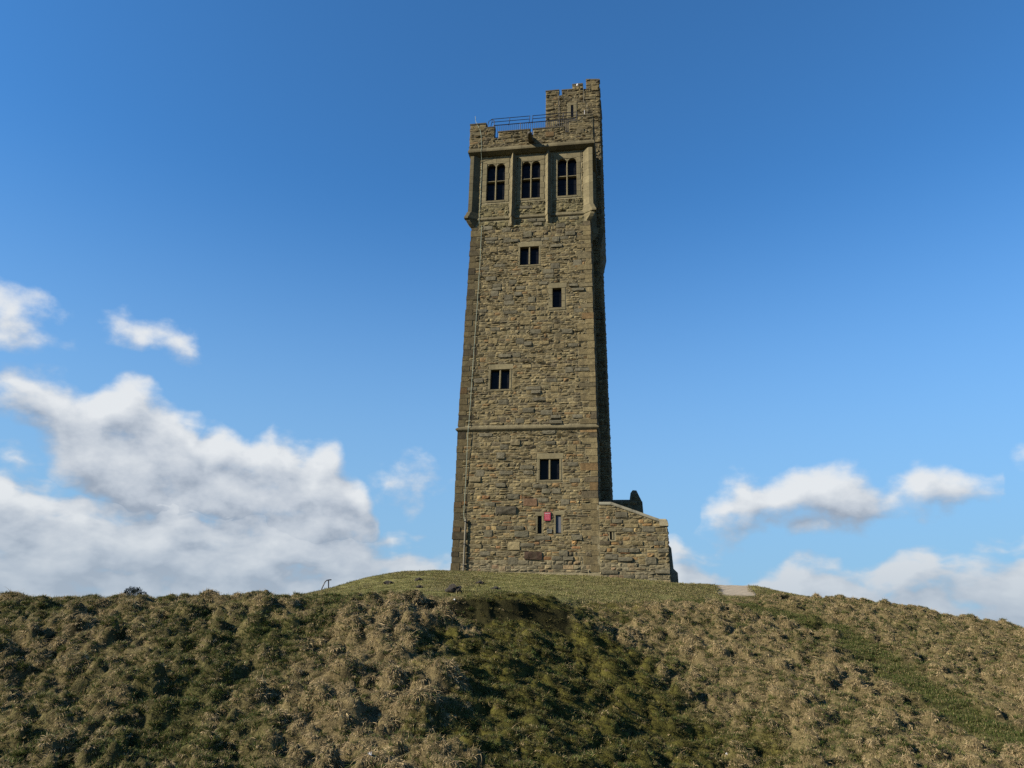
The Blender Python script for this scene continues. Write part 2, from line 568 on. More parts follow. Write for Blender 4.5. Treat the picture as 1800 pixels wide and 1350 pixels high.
def vnoise(x, y, seed):
    r = np.random.default_rng(seed).random((256, 256))
    xi, yi = np.floor(x).astype(int), np.floor(y).astype(int)
    fx, fy = x - xi, y - yi
    fx, fy = fx * fx * (3 - 2 * fx), fy * fy * (3 - 2 * fy)
    a, b = r[yi % 256, xi % 256], r[yi % 256, (xi + 1) % 256]
    c, d = r[(yi + 1) % 256, xi % 256], r[(yi + 1) % 256, (xi + 1) % 256]
    return (a * (1 - fx) + b * fx) * (1 - fy) + (c * (1 - fx) + d * fx) * fy


def fbm(x, y, freq, octv, seed, gain=.5):
    s, a, t = 0, 1, 0
    for i in range(octv):
        s = s + a * vnoise(x * freq + 17.3 * i, y * freq - 9.1 * i, seed + i)
        t += a
        a *= gain
        freq *= 2.03
    return s / t                       # 0..1


def seg_dist(px, py, line):
    """Distance to a polyline and the position along it (0..1)."""
    best = np.full(px.shape, 1e9)
    pos = np.zeros(px.shape)
    n = len(line) - 1
    for i in range(n):
        (x0, y0), (x1, y1) = line[i], line[i + 1]
        dx, dy = x1 - x0, y1 - y0
        t = np.clip(((px - x0) * dx + (py - y0) * dy) / (dx * dx + dy * dy), 0, 1)
        d = np.hypot(px - x0 - t * dx, py - y0 - t * dy)
        m = d < best
        best = np.where(m, d, best)
        pos = np.where(m, (i + t) / n, pos)
    return best, pos


def ground_at(px, py, it=14):
    """Where a sight line meets the smooth terrain (world x, y)."""
    d = ray(px, py)
    d = d / d[1]
    ys = np.linspace(11, 48, 900)
    z = tps_eval(d[0] * ys, ys)
    k = np.argmax(z >= d[2] * ys)
    return d[0] * ys[k], ys[k]


def axis(lo, hi, step, far):
    core = list(np.arange(lo, hi, step))
    a, s = [], step
    x = core[-1]
    while x < far:
        s *= 1.22
        x += s
        a.append(x)
    b, s = [], step
    x = core[0]
    while x > -far:
        s *= 1.22
        x -= s
        b.append(x)
    return np.array(b[::-1] + core + a)


STEP = .065
gx = axis(-18.5, 27, STEP, 12000)
gy = axis(12.0, 42, STEP, 12000)
GX, GY = np.meshgrid(gx, gy)
near = (np.abs(GX) < 70) & (GY > -40) & (GY < 110)
Z = np.zeros(GX.shape)
Z[near] = tps_eval(GX[near], GY[near])
rad = np.hypot(GX - 2, GY - 25)
far_z = -4 - .17 * np.clip(rad - 42, 0, 330) - 12 * fbm(GX, GY, .004, 4, 50) * smooth(100, 500, rad)
bl = smooth(36, 62, rad)
Z = Z * (1 - bl) + far_z * bl
Z0 = Z.copy()

# where things grow, worked out on the smooth ground of the place
PX, PY, PC = proj(GX, GY, Z0)
infront = PC > 5
wob = (fbm(GX, GY, .5, 3, 3) - .5)
wx, wy = GX + 1.2 * wob, GY + 1.2 * (fbm(GX, GY, .5, 3, 9) - .5)
rag = wx + 3.0 * (fbm(GX, GY, .45, 4, 201) - .5) + 2.2 * (fbm(GX, GY, 1.9, 3, 203) - .5)


def world_line(pts):
    return [ground_at(*p) for p in pts]


crest_line = [at(-400, 1043, 24.6), at(300, 1043, 24.6), at(560, 1044, 24.9), at(780, 1050, 25.0), at(960, 1060, 25.9), at(1040, 1062, 28.5), at(1150, 1062, 30.5), at(1250, 1056, 34.0), at(1340, 1050, 36.0), at(1500, 1060, 37.0), at(1800, 1106, 33.0), at(2000, 1140, 32.5)]
cl = np.array([(p[0], p[1]) for p in crest_line])
crest_y = np.interp(GX, cl[:, 0], cl[:, 1])
lawn = smooth(-.3, 1.3, GY - crest_y + 1.2 * wob)
green_line = world_line([(1200, 1056), (1300, 1064), (1400, 1086), (1480, 1118), (1545, 1165), (1620, 1215), (1720, 1262), (1850, 1320)])
gd, gpos = seg_dist(wx, wy, green_line)
track = (1 - smooth(.35, 1.0, gd))
lawn_all = np.clip(np.maximum(lawn, track * .9), 0, 1)
ridge_line = world_line([(775, 1075), (745, 1150), (735, 1250), (760, 1349)])
rl = np.array(ridge_line)
gully_line = world_line([(1005, 1075), (1090, 1115), (1160, 1175), (1230, 1240), (1345, 1349)])
gl = np.array(gully_line)
o1 = np.argsort(rl[:, 1])
o2 = np.argsort(gl[:, 1])
rx_at = np.interp(GY, rl[o1, 1], rl[o1, 0])
gx_at = np.interp(GY, gl[o2, 1], gl[o2, 0])
moss = smooth(-.2, 1.3, rag - rx_at) * (1 - smooth(-.9, .9, rag - gx_at)) * (1 - lawn)
right = smooth(-.9, .9, rag - gx_at) * (1 - lawn)
ridge = (1 - smooth(.6, 3.2, rx_at - wx)) * (1 - smooth(-.2, 1.3, rag - rx_at)) * (1 - lawn)
leftbank = (1 - smooth(-.2, 1.3, rag - rx_at)) * (1 - lawn)
big = fbm(GX, GY, .45, 4, 21)
straw = leftbank * (.44 + 1.0 * (big - .42)) + .45 * ridge + moss * .08 + right * (.86 + .5 * (big - .5)) + lawn * .15
straw = np.where(leftbank > .3, np.clip((straw - .5) * 1.5 + .5, 0, 1), straw)
straw = straw * (1 - .9 * track)
straw = np.clip(straw + .5 * (fbm(GX, GY, 1.7, 3, 33) - .5), 0, 1)
bandline = world_line([(1010, 1062), (1120, 1068), (1240, 1072)])
bd, _ = seg_dist(GX, GY, bandline)
straw = np.clip(np.maximum(straw, .9 * (1 - smooth(.3, 2.2, bd))), 0, 1)

# scarps: short steps where the turf has slipped
bare = np.zeros(GX.shape)


def scarp(line, drop, reach, width=.22, lo=.08, hi=.92):
    global Z, bare
    d, pos = seg_dist(GX, GY + .35 * (fbm(GX, GY, 1.6, 3, 71) - .5), line)
    la = np.array(line)
    o = np.argsort(la[:, 0])
    ly = np.interp(GX, la[o, 0], la[o, 1])
    s = ly - GY + .35 * (fbm(GX, GY, 1.6, 3, 71) - .5)             # > 0 on the near side of the edge
    end = smooth(0, lo, pos) * (1 - smooth(hi, 1, pos))
    fall = smooth(0, width, s) * np.exp(-np.clip(s, 0, None) / reach)
    Z -= drop * fall * end
    bare = np.maximum(bare, end * smooth(-.05, .05, s) * (1 - smooth(width, width + .25, s)))


scarp([at(700, 1050, 23.6)[:2], at(770, 1051, 23.9)[:2], at(860, 1052, 24.2)[:2], at(950, 1060, 24.7)[:2], at(1010, 1072, 25.0)[:2]], .62, 2.4, .3)
scarp([at(1345, 1046, 36.0)[:2], at(1372, 1045, 36.2)[:2], at(1400, 1046, 36.5)[:2]], .5, .9, .2)
scarp([at(1440, 1101, 29.2)[:2], at(1465, 1108, 28.4)[:2], at(1500, 1122, 27.4)[:2]], .30, .9, .2)
scarp([at(1535, 1152, 25.2)[:2], at(1555, 1160, 24.8)[:2], at(1580, 1168, 24.4)[:2]], .28, .7, .2)
scarp(world_line([(60, 1125), (110, 1118), (160, 1122)]), .35, .8, .2)
scarp(world_line([(420, 1052), (455, 1051), (490, 1052)]), .25, .6, .2)

# undulation, then tussocks
wild = np.clip(1 - lawn_all, 0, 1) * (1 - smooth(40, 58, rad))
Z += wild * (.34 * (fbm(GX, GY, .55, 4, 5) - .5) + .16 * (fbm(GX, GY, 1.6, 3, 6) - .5))
Z += (1 - smooth(45, 60, rad)) * (.05 * (fbm(GX, GY, 1.1, 4, 8) - .5) + .10 * lawn * (fbm(GX, GY, .35, 2, 12) - .5))
terr = (Z0 + .9 * (fbm(GX, GY, .7, 4, 61) - .5)) / .46
saw = (terr - np.floor(terr))
Z += (moss * .17 + right * .08 + leftbank * .07) * (smooth(.0, .22, saw) * (1 - saw) - .35) * (1 - smooth(40, 58, rad))
nx_core0, nx_core1 = np.searchsorted(gx, -18.4), np.searchsorted(gx, 26.8)
ny_core0, ny_core1 = np.searchsorted(gy, 12.1), np.searchsorted(gy, 41.8)
hump = np.zeros(GX.shape)
hump_list = []


def gidx(x, y):
    return int(np.searchsorted(gy, y)), int(np.searchsorted(gx, x))


for yy in np.arange(12.2, 39, .38):
    for xx in np.arange(-18.2, 26.6, .38):
        x, y = xx + random.uniform(-.2, .2), yy + random.uniform(-.2, .2)
        j, i = gidx(x, y)
        if lawn_all[j, i] > .55 and random.random() > .04:
            continue
        lb, ri, mo = leftbank[j, i], right[j, i], moss[j, i]
        if random.random() > .60 * lb + .62 * ri + .5 * mo + .03:
            continue
        r = (.09 + .25 * random.random() ** 2.2) * (1.0 * lb + .80 * ri + .95 * mo + .2 * lawn[j, i] + .02)
        if r < .09:
            continue
        h = r * random.uniform(.85, 1.5) * (1.0 if mo < .5 else .65)
        brow = float(np.clip((crest_y[j, i] - y) / 3.0, 0, 1))
        h *= .30 + .70 * brow
        hump_list.append((x, y, r, h))
        k = int(r * 1.9 / STEP) + 2
        j0, j1, i0, i1 = max(j - k, 0), j + k, max(i - k, 0), i + k
        dx, dy = GX[j0:j1, i0:i1] - x, GY[j0:j1, i0:i1] - y
        th = random.uniform(-.5, .5)
        ex = 1 + random.uniform(-.25, .45)
        a, b = dx * math.cos(th) + dy * math.sin(th), -dx * math.sin(th) + dy * math.cos(th)
        d = np.sqrt((a / ex) ** 2 + b ** 2) / r
        d = d * (1 + 1.0 * (fbm(GX[j0:j1, i0:i1], GY[j0:j1, i0:i1], 4.5, 2, 91) - .5))
        hp = h * np.clip(1 - d ** 2.6, 0, 1) ** .8
        hump[j0:j1, i0:i1] = np.maximum(hump[j0:j1, i0:i1], hp)
# lumpy turf with sharp creases between the lumps
qx, qy = GX + .5 * (fbm(GX, GY, 1.1, 2, 101) - .5), GY + .5 * (fbm(GX, GY, 1.1, 2, 103) - .5)
b1 = np.abs(2 * fbm(qx, qy, 1.25, 2, 105, .45) - 1) * 2.4
b2 = np.abs(2 * fbm(qx, qy, 2.6, 2, 107, .45) - 1) * 2.4
lump = np.clip(b1, 0, 1) ** .7 * .25 + np.clip(b2, 0, 1) ** .8 * .20
brow_k = .30 + .70 * np.clip((crest_y - GY) / 3.0, 0, 1)
lump = lump * wild * brow_k * (leftbank + .75 * right + .60 * moss)
hump = hump * .85 + lump
Z += hump - .20 * wild * (.5 + .5 * brow_k)
Z += wild * .05 * (fbm(GX, GY, 6, 2, 15) - .5)
# level footing under the tower and annexe
lu = (GX - TX) * T_AX[0] + (GY - TY) * T_AX[1]
lv = -((GX - TX) * N_AX[0] + (GY - TY) * N_AX[1])
near_t = (1 - smooth(0, 1.2, np.maximum(np.maximum(-4.2 - lu, lu - 8.0), np.maximum(-.25 - lv, lv - 8))))
Z = Z * (1 - near_t) + near_t * (TZ - .02 - .045 * np.clip(lu + 3.9, 0, 12) + .02 * (fbm(GX, GY, 3, 2, 44) - .5))


# bed of the grit path over the brow
path_c = [at(1262, 1028.5, 39.3), at(1321, 1029.3, 39.3), at(1326, 1046, 36.3), at(1265, 1045.6, 36.3)]
PA = np.array([(p[0], p[1]) for p in path_c])
PZ0, PZ1 = at(1295, 1045.5, 36.25)[2], at(1292, 1028.8, 39.9)[2]
t_ = np.clip((GY - 36.2) / (39.9 - 36.2), 0, 1)
xl_ = PA[3, 0] + (PA[0, 0] - PA[3, 0]) * t_
xr_ = PA[2, 0] + (PA[1, 0] - PA[2, 0]) * t_
on_ = (GY > 36.1) & (GY < 44) & (GX > xl_ - .06) & (GX < xr_ + .06)
Z = np.where(on_, np.minimum(Z, PZ0 + (PZ1 - PZ0) * (GY - 36.25) / 3.65 - .06 - .25 * np.clip(GY - 39.9, 0, 9)), Z)
ahead_ = (GY > 33.2) & (GY <= 36.1) & (GX > xl_ - .3) & (GX < xr_ + .3)
Z = np.where(ahead_, np.minimum(Z, PZ0 - .05 - .055 * (36.1 - GY)), Z)


def ground_mesh():
    ny, nx = GX.shape
    me = bpy.data.meshes.new('ground')
    v = np.stack([GX, GY, Z], -1).reshape(-1, 3).astype(np.float32)
    idx = np.arange(ny * nx).reshape(ny, nx)
    q = np.stack([idx[:-1, :-1], idx[:-1, 1:], idx[1:, 1:], idx[1:, :-1]], -1).reshape(-1, 4)
    me.vertices.add(len(v))
    me.vertices.foreach_set('co', v.ravel())
    me.loops.add(q.size)
    me.loops.foreach_set('vertex_index', q.ravel().astype(np.int32))
    me.polygons.add(len(q))
    me.polygons.foreach_set('loop_start', np.arange(0, q.size, 4, dtype=np.int32))
    me.polygons.foreach_set('use_smooth', np.ones(len(q), bool))
    me.update()
    for nm, a in (('straw', straw), ('lawn', lawn), ('moss', moss), ('bare', bare)):
        at_ = me.attributes.new(nm, 'FLOAT', 'POINT')
        at_.data.foreach_set('value', a.ravel().astype(np.float32))
    m, nt, b = new_mat('rough_turf')
    L = nt.links.new
    co = node(nt, 'ShaderNodeTexCoord').outputs['Object']

    def A(nm):
        n = node(nt, 'ShaderNodeAttribute')
        n.attribute_name = nm
        return n.outputs['Fac']
    g1 = mixc(nt, noise(nt, 1.3, 6, .6, co), (.024, .026, .009), (.060, .056, .018))
    g2 = mixc(nt, noise(nt, 2.2, 6, .65, co), (.050, .038, .018), (.130, .100, .048))
    c = mixc(nt, A('straw'), g1, g2)
    c = mixc(nt, A('moss'), c, mixc(nt, noise(nt, 1.9, 6, .6, co), (.030, .030, .008), (.070, .060, .014)))
    lw = mixc(nt, noise(nt, .8, 6, .65, co), (.070, .076, .020), (.165, .140, .060))
    c = mixc(nt, A('lawn'), c, lw)
    sp = maprange(nt, noise(nt, 30, 5, .75, co), .32, .68, .35, 1.75)
    c = mixc(nt, 1.0, c, sp, 'MULTIPLY')
    sp2 = maprange(nt, noise(nt, 3.2, 5, .6, co), .35, .65, .65, 1.35)
    c = mixc(nt, 1.0, c, sp2, 'MULTIPLY')
    # peaty earth on the slipped faces
    soil = mixc(nt, noise(nt, 9, 5, .6, co), (.008, .008, .004), (.024, .021, .010))
    c = mixc(nt, maprange(nt, A('bare'), .3, .8, 0, .85), c, soil)
    L(c, b.inputs['Base Color'])
    b.inputs['Roughness'].default_value = 1.0
    b.inputs['Specular IOR Level'].default_value = .05
    bp = node(nt, 'ShaderNodeBump')
    bp.inputs['Strength'].default_value = .8
    bp.inputs['Distance'].default_value = .06
    L(noise(nt, 16, 6, .7, co), bp.inputs['Height'])
    L(bp.outputs[0], b.inputs['Normal'])
    me.materials.append(m)
    o = bpy.data.objects.new('ground', me)
    col.objects.link(o)
    tag(o, 'grassy hilltop with tussocky bank rising to the tower mound', None, None, 'structure')
    return o


ground_mesh()
DZX = np.gradient(Z0, gx, axis=1)
DZY = np.gradient(Z0, gy, axis=0)


def sample(arr, x, y):
    i = np.clip(np.searchsorted(gx, x) - 1, 0, len(gx) - 2)
    j = np.clip(np.searchsorted(gy, y) - 1, 0, len(gy) - 2)
    tx = (x - gx[i]) / (gx[i + 1] - gx[i])
    ty = (y - gy[j]) / (gy[j + 1] - gy[j])
    return (arr[j, i] * (1 - tx) + arr[j, i + 1] * tx) * (1 - ty) + (arr[j + 1, i] * (1 - tx) + arr[j + 1, i + 1] * tx) * ty


def gz(x, y):
    return float(sample(Z, np.array([x]), np.array([y]))[0])


# ------------------------------------------------------------------ grass
def blade_mat(name, c_lo, c_hi, c_alt, alt=.25, spec=.2):
    m, nt, b = new_mat(name)
    L = nt.links.new
    oi = node(nt, 'ShaderNodeObjectInfo').outputs['Random']
    at_ = node(nt, 'ShaderNodeAttribute')
    at_.attribute_name = 'tint'
    sepa = node(nt, 'ShaderNodeSeparateColor')
    L(at_.outputs['Color'], sepa.inputs[0])
    c = mixc(nt, oi, c_lo, c_hi)
    c = mixc(nt, maprange(nt, sepa.outputs['Green'], 1 - alt, 1 - alt + .02, 0, 1), c, c_alt)
    c = mixc(nt, 1.0, c, maprange(nt, sepa.outputs['Red'], 0, 1, .55, 1.45), 'MULTIPLY')
    L(c, b.inputs['Base Color'])
    b.inputs['Roughness'].default_value = .75
    b.inputs['Specular IOR Level'].default_value = spec
    tr = node(nt, 'ShaderNodeBsdfTranslucent')
    L(c, tr.inputs['Color'])
    ms = node(nt, 'ShaderNodeMixShader')
    ms.inputs[0].default_value = .22
    L(b.outputs[0], ms.inputs[1])
    L(tr.outputs[0], ms.inputs[2])
    L(ms.outputs[0], nt.nodes['Material Output'].inputs['Surface'])
    return m


M_STRAW = blade_mat('dead_straw_grass', (.190, .138, .066), (.400, .298, .155), (.066, .080, .020), .15)
M_GREEN = blade_mat('green_grass', (.032, .052, .010), (.080, .088, .021), (.25, .185, .09), .18)
M_LAWN = blade_mat('short_turf', (.095, .108, .026), (.170, .160, .050), (.28, .225, .105), .30)
M_MOSS = blade_mat('olive_moss_grass', (.036, .036, .009), (.078, .068, .017), (.12, .09, .036), .16)


def tuft(name, mat, n, disc, lmin, lmax, width, droop, lean, up_lo, up_hi, segs=4):
    vs, fs, cs = [], [], []
    for _ in range(n):
        a = random.uniform(0, 2 * math.pi)
        rr = disc * math.sqrt(random.random())
        p = Vector((rr * math.cos(a), rr * math.sin(a), -.02))
        az = a + random.uniform(-.9, .9)
        el = math.radians(random.uniform(up_lo, up_hi))
        d = Vector((math.cos(az) * math.cos(el) + lean, math.sin(az) * math.cos(el), math.sin(el))).normalized()
        ln = random.uniform(lmin, lmax)
        w = width * random.uniform(.6, 1.3)
        dr = droop * random.uniform(.4, 1.5)
        side = d.cross(Vector((0, 0, 1)))
        side = side.normalized() if side.length > 1e-3 else Vector((1, 0, 0))
        tw_ = random.uniform(-.8, .8)
        b0 = len(vs)
        t = (random.random(), random.random(), 0)
        for k in range(segs + 1):
            s = k / segs
            ww = w * (1 - s) ** .7
            sd_ = (side * math.cos(tw_) + d.cross(side) * math.sin(tw_)).normalized()
            if k < segs:
                vs.append(p - sd_ * ww)
                vs.append(p + sd_ * ww)
                cs += [t, t]
            else:
                vs.append(p.copy())
                cs.append(t)
            d = (d + Vector((random.uniform(-.12, .12), random.uniform(-.12, .12), -dr / segs))).normalized()
            p = p + d * (ln / segs)
        for k in range(segs - 1):
            i = b0 + 2 * k
            fs.append((i, i + 1, i + 3, i + 2))
        i = b0 + 2 * (segs - 1)
        fs.append((i, i + 1, i + 2))
    me = bpy.data.meshes.new(name)
    me.from_pydata([tuple(v) for v in vs], [], fs)
    ca = me.color_attributes.new('tint', 'FLOAT_COLOR', 'POINT')
    arr = np.ones((len(vs), 4), np.float32)
    arr[:, :3] = np.array(cs, np.float32)
    ca.data.foreach_set('color', arr.ravel())
    me.materials.append(mat)
    return bpy.data.objects.new(name, me)


def scatter(name, label, protos, x, y, z, az, tilt, scl):
    """One object of uncountable grass: tufts instanced on points by geometry nodes."""
    c = bpy.data.collections.new(name + '_tufts')
    for p in protos:
        c.objects.link(p)
    n = len(x)
    me = bpy.data.meshes.new(name)
    me.vertices.add(n)
    me.vertices.foreach_set('co', np.stack([x, y, z], -1).astype(np.float32).ravel())
    a = me.attributes.new('rot', 'FLOAT_VECTOR', 'POINT')
    a.data.foreach_set('vector', np.stack([np.zeros(n), tilt, az], -1).astype(np.float32).ravel())
    a = me.attributes.new('scl', 'FLOAT', 'POINT')
    a.data.foreach_set('value', scl.astype(np.float32))
    a = me.attributes.new('pid', 'INT', 'POINT')
    a.data.foreach_set('value', RNG.integers(0, len(protos), n).astype(np.int32))
    o = bpy.data.objects.new(name, me)
    col.objects.link(o)
    ng = bpy.data.node_groups.new(name, 'GeometryNodeTree')
    ng.interface.new_socket('Geometry', in_out='INPUT', socket_type='NodeSocketGeometry')
    ng.interface.new_socket('Geometry', in_out='OUTPUT', socket_type='NodeSocketGeometry')
    gi, go = ng.nodes.new('NodeGroupInput'), ng.nodes.new('NodeGroupOutput')
    ip = ng.nodes.new('GeometryNodeInstanceOnPoints')
    ci = ng.nodes.new('GeometryNodeCollectionInfo')
    ci.inputs['Collection'].default_value = c
    ci.inputs['Separate Children'].default_value = True
    ci.inputs['Reset Children'].default_value = True

    def attr(nm, ty):
        k = ng.nodes.new('GeometryNodeInputNamedAttribute')
        k.data_type = ty
        k.inputs['Name'].default_value = nm
        return k.outputs['Attribute']
    L = ng.links.new
    L(gi.outputs[0], ip.inputs['Points'])
    L(ci.outputs[0], ip.inputs['Instance'])
    ip.inputs['Pick Instance'].default_value = True
    L(attr('pid', 'INT'), ip.inputs['Instance Index'])
    er = ng.nodes.new('FunctionNodeEulerToRotation')
    L(attr('rot', 'FLOAT_VECTOR'), er.inputs[0])
    L(er.outputs[0], ip.inputs['Rotation'])
    L(attr('scl', 'FLOAT'), ip.inputs['Scale'])
    L(ip.outputs[0], go.inputs[0])
    md = o.modifiers.new('tufts', 'NODES')
    md.node_group = ng
    tag(o, label, None, None, 'stuff')
    return o


def cand(density, x0=-20, x1=31, y0=12.3, y1=43):
    n = int((x1 - x0) * (y1 - y0) * density)
    x, y = RNG.uniform(x0, x1, n), RNG.uniform(y0, y1, n)
    z = sample(Z, x, y)
    px, py, c = proj(x, y, z)
    k = (px > -160) & (px < 1960) & (py < 1420)
    lu_ = (x - TX) * T_AX[0] + (y - TY) * T_AX[1]
    lv_ = -((x - TX) * N_AX[0] + (y - TY) * N_AX[1])
    k &= ~((lu_ > -3.95) & (lu_ < 7.8) & (lv_ > -.03) & (lv_ < 8.2))
    k &= ~path_mask(x, y)
    return x[k], y[k], z[k]


def path_mask(x, y):
    t = np.clip((y - 36.2) / (39.9 - 36.2), 0, 1)
    xl = PA[3, 0] + (PA[0, 0] - PA[3, 0]) * t
    xr = PA[2, 0] + (PA[1, 0] - PA[2, 0]) * t
    return (y > 36.2) & (y < 41.5) & (x > xl) & (x < xr)


straw_p = [tuft('straw_tuft', M_STRAW, 56, .07, .04, .13, .0052, 1.7, .6, 10, 70, 3) for _ in range(9)]
straw_p += [tuft('long_straw_tuft', M_STRAW, 9, .06, .12, .32, .0048, 1.5, .9, 10, 65) for _ in range(2)]
green_p = [tuft('green_tuft', M_GREEN, 60, .09, .03, .10, .006, .8, .12, 35, 88, 3) for _ in range(5)]
lawn_p = [tuft('lawn_tuft', M_LAWN, 90, .20, .02, .055, .0065, .5, .05, 30, 85, 2) for _ in range(4)]
moss_p = [tuft('moss_tuft', M_MOSS, 70, .10, .02, .07, .006, 1.0, .15, 15, 80, 3) for _ in range(4)]


def place(x, y):
    gxs, gys = sample(DZX, x, y), sample(DZY, x, y)
    az = np.arctan2(-gys, -gxs) + RNG.normal(0, .7, len(x))
    slope = np.arctan(np.hypot(gxs, gys))
    return az, slope * .5 + RNG.normal(0, .12, len(x))


# long straw: on the tussocks, and thinly between them
hx, hy = [], []
hs, haz = [], []
for (x, y, r, h) in hump_list:
    s = float(sample(straw, np.array([x]), np.array([y]))[0])
    n = int((5 + 14 * s) * (r / .22) ** 1.4 + random.random())
    for _ in range(n):
        a = random.uniform(0, 6.283)
        q = r * .80 * math.sqrt(random.random())
        haz.append(math.atan2(.45 * math.sin(a) - .8, .45 * math.cos(a) + .25) + random.gauss(0, .6))
        hx.append(x + q * math.cos(a))
        hy.append(y + q * math.sin(a))
        hs.append(random.uniform(.6, 1.2) * (.7 + .4 * s) * (r / .24) ** .4)
hx, hy, hs, haz = np.array(hx), np.array(hy), np.array(hs), np.array(haz)
k_ = RNG.random(len(hx)) < (.12 + .95 * sample(straw, hx, hy)) * (1 - .8 * sample(moss, hx, hy))
hx, hy, hs, haz = hx[k_], hy[k_], hs[k_], haz[k_]
x_, y_, z_ = cand(90)
w_ = sample(straw, x_, y_) * (1 - sample(lawn_all, x_, y_)) * (1 - .5 * sample(bare, x_, y_))
w_ = w_ ** 1.1 * (.35 + .65 * smooth(.04, .24, sample(hump, x_, y_)))
k_ = RNG.random(len(x_)) < w_
x_, y_ = np.concatenate([hx, x_[k_]]), np.concatenate([hy, y_[k_]])
s_ = np.concatenate([hs, RNG.uniform(.5, 1.0, k_.sum())])
az_, ti_ = place(x_, y_)
az_[:len(haz)] = haz
ti_[:len(haz)] = RNG.uniform(.1, .7, len(haz))
scatter('straw_grass', 'bleached straw coloured tussock grass drooping down the bank', straw_p, x_, y_, sample(Z, x_, y_), az_, ti_, s_)
n_straw = len(x_)
# green grass between
x_, y_, z_ = cand(125)
w_ = (1 - .75 * sample(straw, x_, y_)) * (1 - sample(lawn, x_, y_)) * (1 - .5 * sample(bare, x_, y_)) * (1 - .75 * sample(moss, x_, y_))
w_ = w_ * np.maximum(.35 + .65 * smooth(.04, .24, sample(hump, x_, y_)), sample(track, x_, y_))
k_ = RNG.random(len(x_)) < w_
x_, y_, z_ = x_[k_], y_[k_], z_[k_]
az_, ti_ = place(x_, y_)
scatter('green_grass', 'short green grass between the tussocks on the bank', green_p, x_, y_, z_, az_, ti_, RNG.uniform(.6, 1.35, len(x_)))
n_green = len(x_)
# moss and olive turf on the shaded spur
x_, y_, z_ = cand(90, -4, 9, 13, 27)
k_ = RNG.random(len(x_)) < sample(moss, x_, y_) * (1 - .3 * sample(bare, x_, y_))
x_, y_, z_ = x_[k_], y_[k_], z_[k_]
az_, ti_ = place(x_, y_)
scatter('mossy_grass', 'olive mossy turf on the spur below the eroded edge', moss_p, x_, y_, z_, az_, ti_, RNG.uniform(.6, 1.4, len(x_)))
# short turf on the mound and the trodden green track
x_, y_, z_ = cand(24)
k_ = RNG.random(len(x_)) < np.maximum(sample(lawn, x_, y_), .25 * sample(track, x_, y_)) * (1 - .9 * sample(bare, x_, y_))
x_, y_, z_ = x_[k_], y_[k_], z_[k_]
az_, ti_ = place(x_, y_)
scatter('short_turf', 'short grazed turf on the mound round the tower foot', lawn_p, x_, y_, z_, az_, ti_, RNG.uniform(.7, 1.4, len(x_)))
# drier, paler patches in that turf
M_DRY = blade_mat('dry_turf', (.170, .142, .062), (.270, .222, .108), (.11, .115, .034), .25)
dry_p = [tuft('dry_tuft', M_DRY, 80, .17, .025, .08, .006, .6, .1, 25, 85, 2) for _ in range(4)]
x_, y_, z_ = cand(30)
k_ = RNG.random(len(x_)) < sample(lawn, x_, y_) * smooth(.36, .60, fbm(x_, y_, .42, 4, 77) + .012 * x_) * (1 - sample(track, x_, y_))
wallu = (x_ - TX) * T_AX[0] + (y_ - TY) * T_AX[1]
wallv = -((x_ - TX) * N_AX[0] + (y_ - TY) * N_AX[1])
k_ |= (wallv < -.03) & (wallv > -.35) & (wallu > -4.2) & (wallu < 8.0)
x_, y_, z_ = x_[k_], y_[k_], z_[k_]
az_, ti_ = place(x_, y_)
scatter('dry_turf', 'paler dry grass in patches on the mound', dry_p, x_, y_, z_, az_, ti_, RNG.uniform(.7, 1.7, len(x_)))
print('tufts', n_straw, n_green, len(x_))


# ------------------------------------------------------------------ the tower
tower = empty('stone_tower', (TX, TY, TZ), -ALPHA)
tag(tower, 'tall square sandstone tower with battlements standing on the hilltop', 'tower')
HALF = 3.92


def hw(h):
    """Half width of the tower at height h (it tapers above the string course)."""
    if h < 7.8:
        return HALF - .025 * h / 7.8
    if h < 22.3:
        return HALF - .025 - .255 * (h - 7.8) / 14.5
    return 3.64


def xr(h):
    """Right face of the stair turret that runs up the rear of the right side."""
    return float(np.interp(h, (0, 20.9, 21.7, 22.1, 26, 34), (4.58, 4.18, 4.33, 4.37, 4.33, 4.27)))


TUR_Y0, TUR_Y1, TUR_X0 = 3.6, 7.75, .52


def side(k):
    """Map (u across, h up, c outward) on face k of the tower to tower space."""
    def f(u, h, c):
        w = hw(h)
        r = w + c
        u = u * w / HALF
        return ((u, HALF - r, h), (r, HALF + u, h), (-u, HALF + r, h), (-r, HALF - u, h))[k]
    return f


def tint_of(u, h, zone):
    """Natural colours of the sandstone blocks."""
    r = random.random()
    if r < .52:
        c = (.130, .106, .057)
    elif r < .74:
        c = (.108, .092, .055)
    elif r < .86:
        c = (.158, .131, .072)
    elif r < .95:
        c = (.072, .060, .038)
    else:
        c = (.140, .095, .046)
    if zone == 'front' and h < 4 and random.random() < .13:
        c = random.choice([(.175, .112, .050), (.150, .085, .040), (.185, .140, .068)])
    if zone == 'front' and h < .55:
        c = tuple(a * .55 + b * .45 for a, b in zip(c, (.125, .118, .088)))
    if zone == 'front' and 20.5 < h < 22.8:
        c = tuple(a * .6 + b * .4 for a, b in zip(c, (.092, .092, .046)))
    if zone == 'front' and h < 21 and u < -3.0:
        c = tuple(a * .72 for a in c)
    if zone == 'parapet':
        c = tuple(a * .80 for a in c)
    k = random.uniform(.80, 1.20)
    return (c[0] * k * 1.04, c[1] * k * .99, c[2] * k * .90)


CU, CH = .094, .075


